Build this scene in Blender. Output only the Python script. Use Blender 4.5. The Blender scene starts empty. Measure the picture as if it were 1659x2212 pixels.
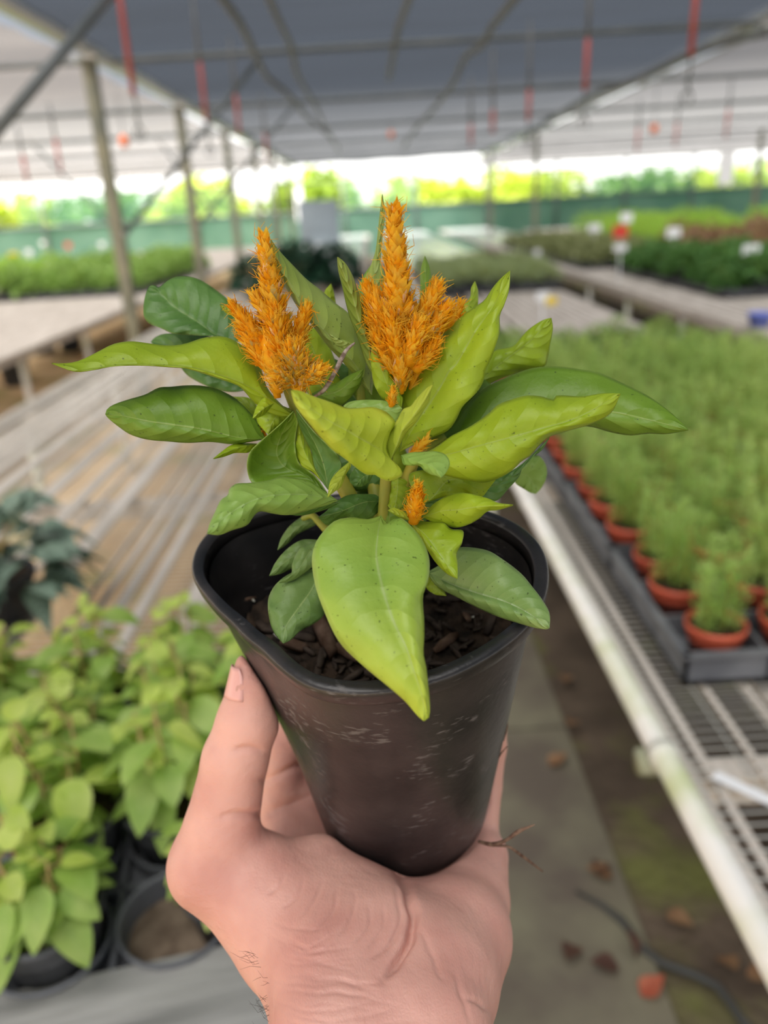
import bpy, math, random
import numpy as np
from mathutils import Vector, Matrix
C = bpy.context.scene.collection
sc = bpy.context.scene
# ---------------------------------------------------------------- camera
F = 1659.0; CX = 829.5; CY = 1106.0; H = 1.5
def nrm(v):
    v = np.asarray(v, float); return v/np.linalg.norm(v)
_y = nrm([(800-CX)/F, -(450-CY)/F, -1.0])
_v = F*F/(656+29.5*0.0575)
_z = -nrm([_v*0.0575/F, -_v/F, -1.0]); _z = nrm(_z-_z.dot(_y)*_y); _x = np.cross(_y, _z)
R = np.stack([_x, _y, _z])                     # camera axes expressed in the world
EYE = np.array([0, 0, H])
cd = bpy.data.cameras.new('camera'); cam = bpy.data.objects.new('camera', cd); C.objects.link(cam); sc.camera = cam
m4 = np.eye(4); m4[:3, :3] = R; m4[:3, 3] = EYE
cam.matrix_world = Matrix(m4.tolist())
cd.sensor_fit = 'HORIZONTAL'; cd.sensor_width = 36; cd.lens = 36; cd.clip_start = 0.02; cd.clip_end = 300
cd.dof.use_dof = True; cd.dof.focus_distance = 0.238; cd.dof.aperture_fstop = 9.5
def ray(px, py): return R@np.array([(px-CX)/F, -(py-CY)/F, -1.0])
def at(px, py, d=None, z=None, Y=None, X=None):
    r = ray(px, py)
    if d is None:
        if z is not None: d = (z-H)/r[2]
        elif Y is not None: d = Y/r[1]
        else: d = X/r[0]
    return EYE+d*r
def proj(p):
    c = R.T@(np.asarray(p, float)-EYE); return CX+F*c[0]/-c[2], CY-F*c[1]/-c[2], -c[2]
def inview(p, m=40):
    x, y, d = proj(p); return d > 0.1 and -m < x < 1659+m and -m < y < 2212+m
# ---------------------------------------------------------------- light and exposure
sc.view_settings.view_transform = 'Standard'; sc.view_settings.look = 'None'
sc.view_settings.gamma = 1; sc.view_settings.exposure = 0.0; sc.view_settings.use_curve_mapping = False
w = bpy.data.worlds.new('sky'); sc.world = w; w.use_nodes = True; nt = w.node_tree
bg = nt.nodes['Background']; tc = nt.nodes.new('ShaderNodeTexCoord'); sp = nt.nodes.new('ShaderNodeSeparateXYZ'); cr = nt.nodes.new('ShaderNodeValToRGB')
nt.links.new(tc.outputs['Generated'], sp.inputs[0]); nt.links.new(sp.outputs[2], cr.inputs[0]); nt.links.new(cr.outputs[0], bg.inputs[0])
el = cr.color_ramp.elements
el[0].position = 0.0; el[0].color = (1, 0.98, 0.94, 1); el[1].position = 1.0; el[1].color = (0.20, 0.24, 0.30, 1)
for pos, col in ((0.065, (0.95, 0.94, 0.92, 1)), (0.13, (0.17, 0.185, 0.21, 1))):
    e = el.new(pos); e.color = col
bg.inputs[1].default_value = 2.6
sun = bpy.data.lights.new('sun', 'SUN'); sun.energy = 15.0; sun.angle = math.radians(50); sun.color = (1, 0.965, 0.92)
so = bpy.data.objects.new('sun', sun); C.objects.link(so)
so.rotation_euler = Vector((0.22, 0.5, -1)).to_track_quat('-Z', 'Y').to_euler()
sc.cycles.max_bounces = 8; sc.cycles.diffuse_bounces = 4; sc.cycles.transparent_max_bounces = 12
sc.cycles.transmission_bounces = 4; sc.cycles.glossy_bounces = 3; sc.cycles.use_denoising = True
sc.cycles.sample_clamp_indirect = 5
# ---------------------------------------------------------------- materials
def mat(name, col, rough=0.6, spec=0.4, col2=None, scale=20, bump=0, bscale=None, detail=4, metal=0, trans=0, tcol=None, stretch=None, sss=0, lo=0.35, hi=0.65, coord='Object'):
    m = bpy.data.materials.new(name); m.use_nodes = True; n = m.node_tree.nodes; L = m.node_tree.links
    b = n['Principled BSDF']; out = n['Material Output']
    b.inputs['Base Color'].default_value = (*col, 1); b.inputs['Roughness'].default_value = rough
    b.inputs['Specular IOR Level'].default_value = spec; b.inputs['Metallic'].default_value = metal
    src = None
    if col2 is not None or bump:
        t = n.new('ShaderNodeTexCoord'); src = t.outputs[coord]
        if stretch:
            mp = n.new('ShaderNodeMapping'); mp.inputs['Scale'].default_value = stretch; L.new(src, mp.inputs[0]); src = mp.outputs[0]
    if col2 is not None:
        nz = n.new('ShaderNodeTexNoise'); nz.inputs['Scale'].default_value = scale; nz.inputs['Detail'].default_value = detail; L.new(src, nz.inputs[0])
        r = n.new('ShaderNodeValToRGB'); r.color_ramp.elements[0].position = lo; r.color_ramp.elements[1].position = hi
        r.color_ramp.elements[0].color = (*col, 1); r.color_ramp.elements[1].color = (*col2, 1)
        L.new(nz.outputs[0], r.inputs[0]); L.new(r.outputs[0], b.inputs['Base Color'])
    if bump:
        nz2 = n.new('ShaderNodeTexNoise'); nz2.inputs['Scale'].default_value = bscale or scale; nz2.inputs['Detail'].default_value = 5; L.new(src, nz2.inputs[0])
        bp = n.new('ShaderNodeBump'); bp.inputs['Strength'].default_value = 1; bp.inputs['Distance'].default_value = bump
        L.new(nz2.outputs[0], bp.inputs['Height']); L.new(bp.outputs[0], b.inputs['Normal'])
    if sss:
        b.inputs['Subsurface Weight'].default_value = sss; b.inputs['Subsurface Radius'].default_value = (1, 0.35, 0.2); b.inputs['Subsurface Scale'].default_value = 0.004
    if trans:
        tr = n.new('ShaderNodeBsdfTranslucent'); tr.inputs[0].default_value = (*(tcol or col), 1)
        mx = n.new('ShaderNodeMixShader'); mx.inputs[0].default_value = trans
        L.new(b.outputs[0], mx.inputs[1]); L.new(tr.outputs[0], mx.inputs[2]); L.new(mx.outputs[0], out.inputs[0])
    return m
def cloth_mat(name, tau, dif, trl, stretch=(0.25, 3, 1)):
    m = bpy.data.materials.new(name); m.use_nodes = True; n = m.node_tree.nodes; L = m.node_tree.links
    n.remove(n['Principled BSDF']); out = n['Material Output']
    t = n.new('ShaderNodeTexCoord'); mp = n.new('ShaderNodeMapping'); mp.inputs['Scale'].default_value = stretch; nz = n.new('ShaderNodeTexNoise'); nz.inputs['Scale'].default_value = 1.2; nz.inputs['Detail'].default_value = 4
    L.new(t.outputs['Object'], mp.inputs[0]); L.new(mp.outputs[0], nz.inputs[0])
    r = n.new('ShaderNodeValToRGB'); r.color_ramp.elements[0].position = 0.3; r.color_ramp.elements[1].position = 0.7
    r.color_ramp.elements[0].color = (*[c*0.72 for c in trl], 1); r.color_ramp.elements[1].color = (*[c*1.3 for c in trl], 1); L.new(nz.outputs[0], r.inputs[0])
    a = n.new('ShaderNodeBsdfTransparent'); d = n.new('ShaderNodeBsdfDiffuse'); d.inputs[0].default_value = (*dif, 1)
    tl = n.new('ShaderNodeBsdfTranslucent'); L.new(r.outputs[0], tl.inputs[0])
    ad = n.new('ShaderNodeAddShader'); L.new(d.outputs[0], ad.inputs[0]); L.new(tl.outputs[0], ad.inputs[1])
    mx = n.new('ShaderNodeMixShader'); mx.inputs[0].default_value = tau; L.new(ad.outputs[0], mx.inputs[1]); L.new(a.outputs[0], mx.inputs[2]); L.new(mx.outputs[0], out.inputs[0])
    return m
def leaf_mat(name, c1, c2, tcol, trans=0.3, nv=9, vein=(0.4, 0.5, 0.15), rough=0.42, tipc=None, vs=0.10, vb=0.0004):
    """blade with a pale midrib and arching side veins laid out in the leaf's own UVs"""
    m = bpy.data.materials.new(name); m.use_nodes = True; n = m.node_tree.nodes; L = m.node_tree.links
    b = n['Principled BSDF']; out = n['Material Output']; b.inputs['Roughness'].default_value = rough; b.inputs['Specular IOR Level'].default_value = 0.45
    def M(op, a, bb=None, c=None, clamp=False):
        x = n.new('ShaderNodeMath'); x.operation = op; x.use_clamp = clamp
        for i, v in enumerate((a, bb, c)):
            if v is None: continue
            if isinstance(v, (int, float)): x.inputs[i].default_value = v
            else: L.new(v, x.inputs[i])
        return x.outputs[0]
    uv = n.new('ShaderNodeUVMap'); s = n.new('ShaderNodeSeparateXYZ'); L.new(uv.outputs[0], s.inputs[0])
    t = n.new('ShaderNodeTexCoord'); nz = n.new('ShaderNodeTexNoise'); nz.inputs['Scale'].default_value = 55; nz.inputs['Detail'].default_value = 3; L.new(t.outputs['Object'], nz.inputs[0])
    au = M('ABSOLUTE', M('SUBTRACT', M('MULTIPLY', s.outputs[0], 2), 1))
    wob = M('MULTIPLY', M('SUBTRACT', nz.outputs[0], 0.5), 0.9)
    ph = M('ADD', M('SUBTRACT', M('MULTIPLY', s.outputs[1], nv), M('MULTIPLY', M('POWER', au, 1.5), 1.7)), wob)
    tri = M('ABSOLUTE', M('SUBTRACT', M('FRACT', ph), 0.5))            # 0 on the side vein
    side = M('SUBTRACT', 1, M('MULTIPLY', tri, 17), clamp=True)
    side = M('MULTIPLY', side, M('SUBTRACT', 1.1, au, clamp=True))
    rib = M('SUBTRACT', 1, M('MULTIPLY', au, 26), clamp=True)
    rim = M('MULTIPLY', M('SUBTRACT', au, 0.95, clamp=True), 14, clamp=True)
    r = n.new('ShaderNodeValToRGB'); r.color_ramp.elements[0].position = 0.3; r.color_ramp.elements[1].position = 0.72
    r.color_ramp.elements[0].color = (*c1, 1); r.color_ramp.elements[1].color = (*c2, 1)
    nz3 = n.new('ShaderNodeTexNoise'); nz3.inputs['Scale'].default_value = 38; nz3.inputs['Detail'].default_value = 5; L.new(t.outputs['Object'], nz3.inputs[0])
    L.new(nz3.outputs[0], r.inputs[0]); colr = r.outputs[0]
    if tipc:
        mt = n.new('ShaderNodeMixRGB'); mt.inputs[2].default_value = (*tipc, 1); L.new(colr, mt.inputs[1])
        L.new(M('POWER', M('SUBTRACT', s.outputs[1], 0.25, clamp=True), 1.3), mt.inputs[0]); colr = mt.outputs[0]
    mx = n.new('ShaderNodeMixRGB'); L.new(colr, mx.inputs[1]); mx.inputs[2].default_value = (*vein, 1)
    L.new(M('ADD', M('MULTIPLY', side, vs), M('ADD', M('MULTIPLY', rib, 0.6), M('MULTIPLY', rim, 0.5)), clamp=True), mx.inputs[0])
    # fine dark soil specks
    vo = n.new('ShaderNodeTexNoise'); vo.inputs['Scale'].default_value = 900; vo.inputs['Detail'].default_value = 1; L.new(t.outputs['Object'], vo.inputs[0])
    sp_ = M('MULTIPLY', M('GREATER_THAN', vo.outputs[0], 0.735), 0.7)
    m2 = n.new('ShaderNodeMixRGB'); L.new(sp_, m2.inputs[0]); L.new(mx.outputs[0], m2.inputs[1]); m2.inputs[2].default_value = (0.03, 0.04, 0.01, 1)
    L.new(m2.outputs[0], b.inputs['Base Color'])
    hgt = M('ADD', M('MULTIPLY', M('MULTIPLY', M('MULTIPLY', tri, tri), 4), M('SUBTRACT', 1.05, au, clamp=True)), M('ADD', M('MULTIPLY', rib, 0.15), M('MULTIPLY', nz3.outputs[0], 0.9)))
    bp = n.new('ShaderNodeBump'); bp.inputs['Distance'].default_value = vb; bp.inputs['Strength'].default_value = 1; L.new(hgt, bp.inputs['Height'])
    nz4 = n.new('ShaderNodeTexNoise'); nz4.inputs['Scale'].default_value = 700; L.new(t.outputs['Object'], nz4.inputs[0])
    bp2 = n.new('ShaderNodeBump'); bp2.inputs['Distance'].default_value = 0.00012; L.new(nz4.outputs[0], bp2.inputs['Height']); L.new(bp.outputs[0], bp2.inputs['Normal']); L.new(bp2.outputs[0], b.inputs['Normal'])
    tr = n.new('ShaderNodeBsdfTranslucent'); tm = n.new('ShaderNodeMixRGB'); tm.blend_type = 'MULTIPLY'; tm.inputs[0].default_value = 0.35; tm.inputs[1].default_value = (*tcol, 1); L.new(mx.outputs[0], tm.inputs[2]); L.new(tm.outputs[0], tr.inputs[0]); L.new(bp.outputs[0], tr.inputs['Normal'])
    ms = n.new('ShaderNodeMixShader'); ms.inputs[0].default_value = trans; L.new(b.outputs[0], ms.inputs[1]); L.new(tr.outputs[0], ms.inputs[2]); L.new(ms.outputs[0], out.inputs[0])
    return m
# ---------------------------------------------------------------- builders
class MB:
    def __init__(s): s.v = []; s.f = []; s.m = []; s.uv = []; s.n = 0
    def add(s, V, Fc, mi=0, uv=None):
        V = np.asarray(V, float); s.v.append(V); o = s.n; s.n += len(V)
        for f in Fc: s.f.append([o+i for i in f]); s.m.append(mi)
        s.uv.append(np.zeros((len(V), 2)) if uv is None else np.asarray(uv, float)); return s
    def box(s, c, size, rz=0, mi=0, bev=0):
        sx, sy, sz = [q/2 for q in size]; c = np.asarray(c, float)
        V = np.array([(x*sx, y*sy, z*sz) for x in (-1, 1) for y in (-1, 1) for z in (-1, 1)])
        if rz: k, q = math.cos(rz), math.sin(rz); V = np.stack([V[:, 0]*k-V[:, 1]*q, V[:, 0]*q+V[:, 1]*k, V[:, 2]], 1)
        return s.add(V+c, [(0, 1, 3, 2), (4, 6, 7, 5), (0, 4, 5, 1), (2, 3, 7, 6), (0, 2, 6, 4), (1, 5, 7, 3)], mi)
    def tube(s, path, r, n=8, mi=0, cap=True):
        P = np.asarray(path, float); k = len(P); rr = np.broadcast_to(np.asarray(r, float), (k,))
        T = np.gradient(P, axis=0); T /= np.linalg.norm(T, axis=1)[:, None]+1e-12
        up = np.array([0, 0, 1.0]) if abs(T[0][2]) < 0.9 else np.array([1.0, 0, 0])
        V = []
        a = np.linspace(0, 2*np.pi, n, endpoint=False)
        for i in range(k):
            x = nrm(np.cross(up, T[i])+1e-9); y = np.cross(T[i], x); up = y if abs(T[i][2]) > 0.9 else up
            V.append(P[i]+rr[i]*(np.cos(a)[:, None]*x+np.sin(a)[:, None]*y))
        Fc = [(i*n+j, i*n+(j+1) % n, (i+1)*n+(j+1) % n, (i+1)*n+j) for i in range(k-1) for j in range(n)]
        if cap: Fc += [tuple(range(n))[::-1], tuple((k-1)*n+j for j in range(n))]
        return s.add(np.concatenate(V), Fc, mi)
    def lathe(s, prof, c=(0, 0, 0), n=24, mi=0):
        a = np.linspace(0, 2*np.pi, n, endpoint=False); V = []
        for r, z in prof: V.append(np.stack([r*np.cos(a), r*np.sin(a), np.full(n, z)], 1))
        Fc = [(i*n+j, i*n+(j+1) % n, (i+1)*n+(j+1) % n, (i+1)*n+j) for i in range(len(prof)-1) for j in range(n)]
        return s.add(np.concatenate(V)+np.asarray(c, float), Fc, mi)
    def grid(s, G, mi=0, uv=None, wrap=False):
        G = np.asarray(G, float); a, b = G.shape[:2]
        Fc = [(i*b+j, i*b+(j+1) % b, (i+1)*b+(j+1) % b, (i+1)*b+j) for i in range(a-1) for j in range(b if wrap else b-1)]
        return s.add(G.reshape(-1, 3), Fc, mi, None if uv is None else uv.reshape(-1, 2))
    def blade(s, p, d, up, L, W, droop=0.2, fold=0.12, mi=0, seg=4, shape=0.45, pw=1.0):
        """one small leaf: folded along its midrib and drooping towards its tip"""
        d = nrm(d); x = np.cross(d, up); x = nrm(x+1e-9); u = np.cross(x, d)
        V = []; t = np.linspace(0, 1, seg+1)
        for q in t:
            wd = W/2*max(0.04, (math.sin(math.pi*q**shape)**pw if q < 1 else 0))
            c = p+d*L*q-np.array([0, 0, 1.0])*droop*L*q*q
            V += [c-x*wd+u*fold*wd, c, c+x*wd+u*fold*wd]
        Fc = []
        for i in range(seg): Fc += [(3*i, 3*i+1, 3*i+4, 3*i+3), (3*i+1, 3*i+2, 3*i+5, 3*i+4)]
        uv = np.array([(k/2, q) for q in t for k in range(3)])
        return s.add(V, Fc, mi, uv)
    def build(s, name, mats, parent=None, smooth=True, loc=None):
        me = bpy.data.meshes.new(name); V = np.concatenate(s.v) if s.v else np.zeros((0, 3))
        if loc is not None: V = V-np.asarray(loc, float)
        me.from_pydata(V.tolist(), [], s.f)
        for x in (mats if isinstance(mats, (list, tuple)) else [mats]): me.materials.append(x)
        me.polygons.foreach_set('material_index', s.m)
        if smooth: me.polygons.foreach_set('use_smooth', [True]*len(s.f))
        UV = np.concatenate(s.uv); li = np.zeros(len(me.loops), int); me.loops.foreach_get('vertex_index', li)
        ul = me.uv_layers.new(name='UVMap'); ul.data.foreach_set('uv', UV[li].ravel())
        me.update()
        o = bpy.data.objects.new(name, me); C.objects.link(o)
        if loc is not None: o.location = loc
        if parent: o.parent = parent
        return o
def tag(o, label=None, cat=None, group=None, kind=None):
    for k, v in (('label', label), ('category', cat), ('group', group), ('kind', kind)):
        if v: o[k] = v
    return o
def empty(name, loc, label=None, cat=None, group=None, rz=0):
    o = bpy.data.objects.new(name, None); C.objects.link(o); o.location = tuple(loc); o.rotation_euler = (0, 0, rz); o.empty_display_size = 0.02
    return tag(o, label, cat, group)
def dup(root, loc, rz, scale=1.0, label=None, group=None):
    r = root.copy(); C.objects.link(r); r.location = tuple(loc); r.rotation_euler = (0, 0, rz); r.scale = (scale,)*3
    if label: r['label'] = label
    if group: r['group'] = group
    for ch in [o for o in C.objects if o.parent == root]:
        c = ch.copy(); C.objects.link(c); c.parent = r
        for g in [o for o in C.objects if o.parent == ch]:
            d = g.copy(); C.objects.link(d); d.parent = c
    return r
def kids(o): return [c for c in o.children]
ORD = ['first', 'second', 'third', 'fourth', 'fifth', 'sixth', 'seventh', 'eighth', 'ninth', 'tenth', 'eleventh', 'twelfth', 'thirteenth', 'fourteenth', 'fifteenth', 'sixteenth', 'seventeenth', 'eighteenth', 'nineteenth', 'twentieth']
rng = np.random.default_rng(7); rnd = random.Random(5)
# named materials
M_wood = mat('weathered wood', (0.46, 0.41, 0.36), 0.85, 0.2, (0.70, 0.64, 0.58), 6, 0.002, 30, stretch=(8, 0.6, 8))
M_wood2 = mat('grey board', (0.20, 0.20, 0.19), 0.85, 0.2, (0.36, 0.355, 0.34), 5, 0.003, 20, stretch=(0.7, 7, 7))
M_steel = mat('galvanised steel', (0.50, 0.51, 0.53), 0.22, 0.6, (0.55, 0.56, 0.58), 9, metal=0.55)
M_pipe = mat('pale painted pipe', (0.78, 0.76, 0.72), 0.45, 0.4, (0.50, 0.55, 0.30), 7, 0.0006, 60, lo=0.45, hi=0.75)
M_post = mat('aged galvanised post', (0.11, 0.12, 0.10), 0.5, 0.4, (0.26, 0.24, 0.16), 3, metal=0.25)
M_bar = mat('dark grey tube', (0.10, 0.115, 0.12), 0.5, 0.4, (0.15, 0.165, 0.17), 3, metal=0.2)
M_soil = mat('dark potting soil', (0.018, 0.013, 0.010), 0.9, 0.25, (0.07, 0.045, 0.03), 130, 0.002, 200)
M_bark = mat('bark chip', (0.10, 0.055, 0.035), 0.85, 0.2, (0.22, 0.14, 0.10), 150, 0.0006, 250)
M_black = mat('black plastic tray', (0.035, 0.037, 0.042), 0.5, 0.45, (0.07, 0.075, 0.085), 20)
M_traygrey = mat('dusty grey tray plastic', (0.10, 0.105, 0.12), 0.6, 0.4, (0.17, 0.175, 0.19), 14)
M_redpot = mat('terracotta red plastic', (0.50, 0.085, 0.045), 0.45, 0.4, (0.58, 0.12, 0.06), 12)
M_concrete = mat('damp concrete', (0.145, 0.12, 0.095), 0.8, 0.3, (0.235, 0.22, 0.15), 4.5, 0.002, 40, detail=6)
M_white = mat('white plastic', (0.85, 0.86, 0.88), 0.4, 0.5)
M_yellow = mat('yellow plastic', (0.85, 0.62, 0.05), 0.45)
M_red = mat('red plastic', (0.75, 0.06, 0.04), 0.4)
M_blue = mat('blue plastic', (0.20, 0.26, 0.75), 0.4)
M_stem = mat('green stem', (0.20, 0.29, 0.04), 0.5, 0.4, (0.38, 0.34, 0.04), 60, trans=0.15, tcol=(0.5, 0.5, 0.1))
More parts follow.
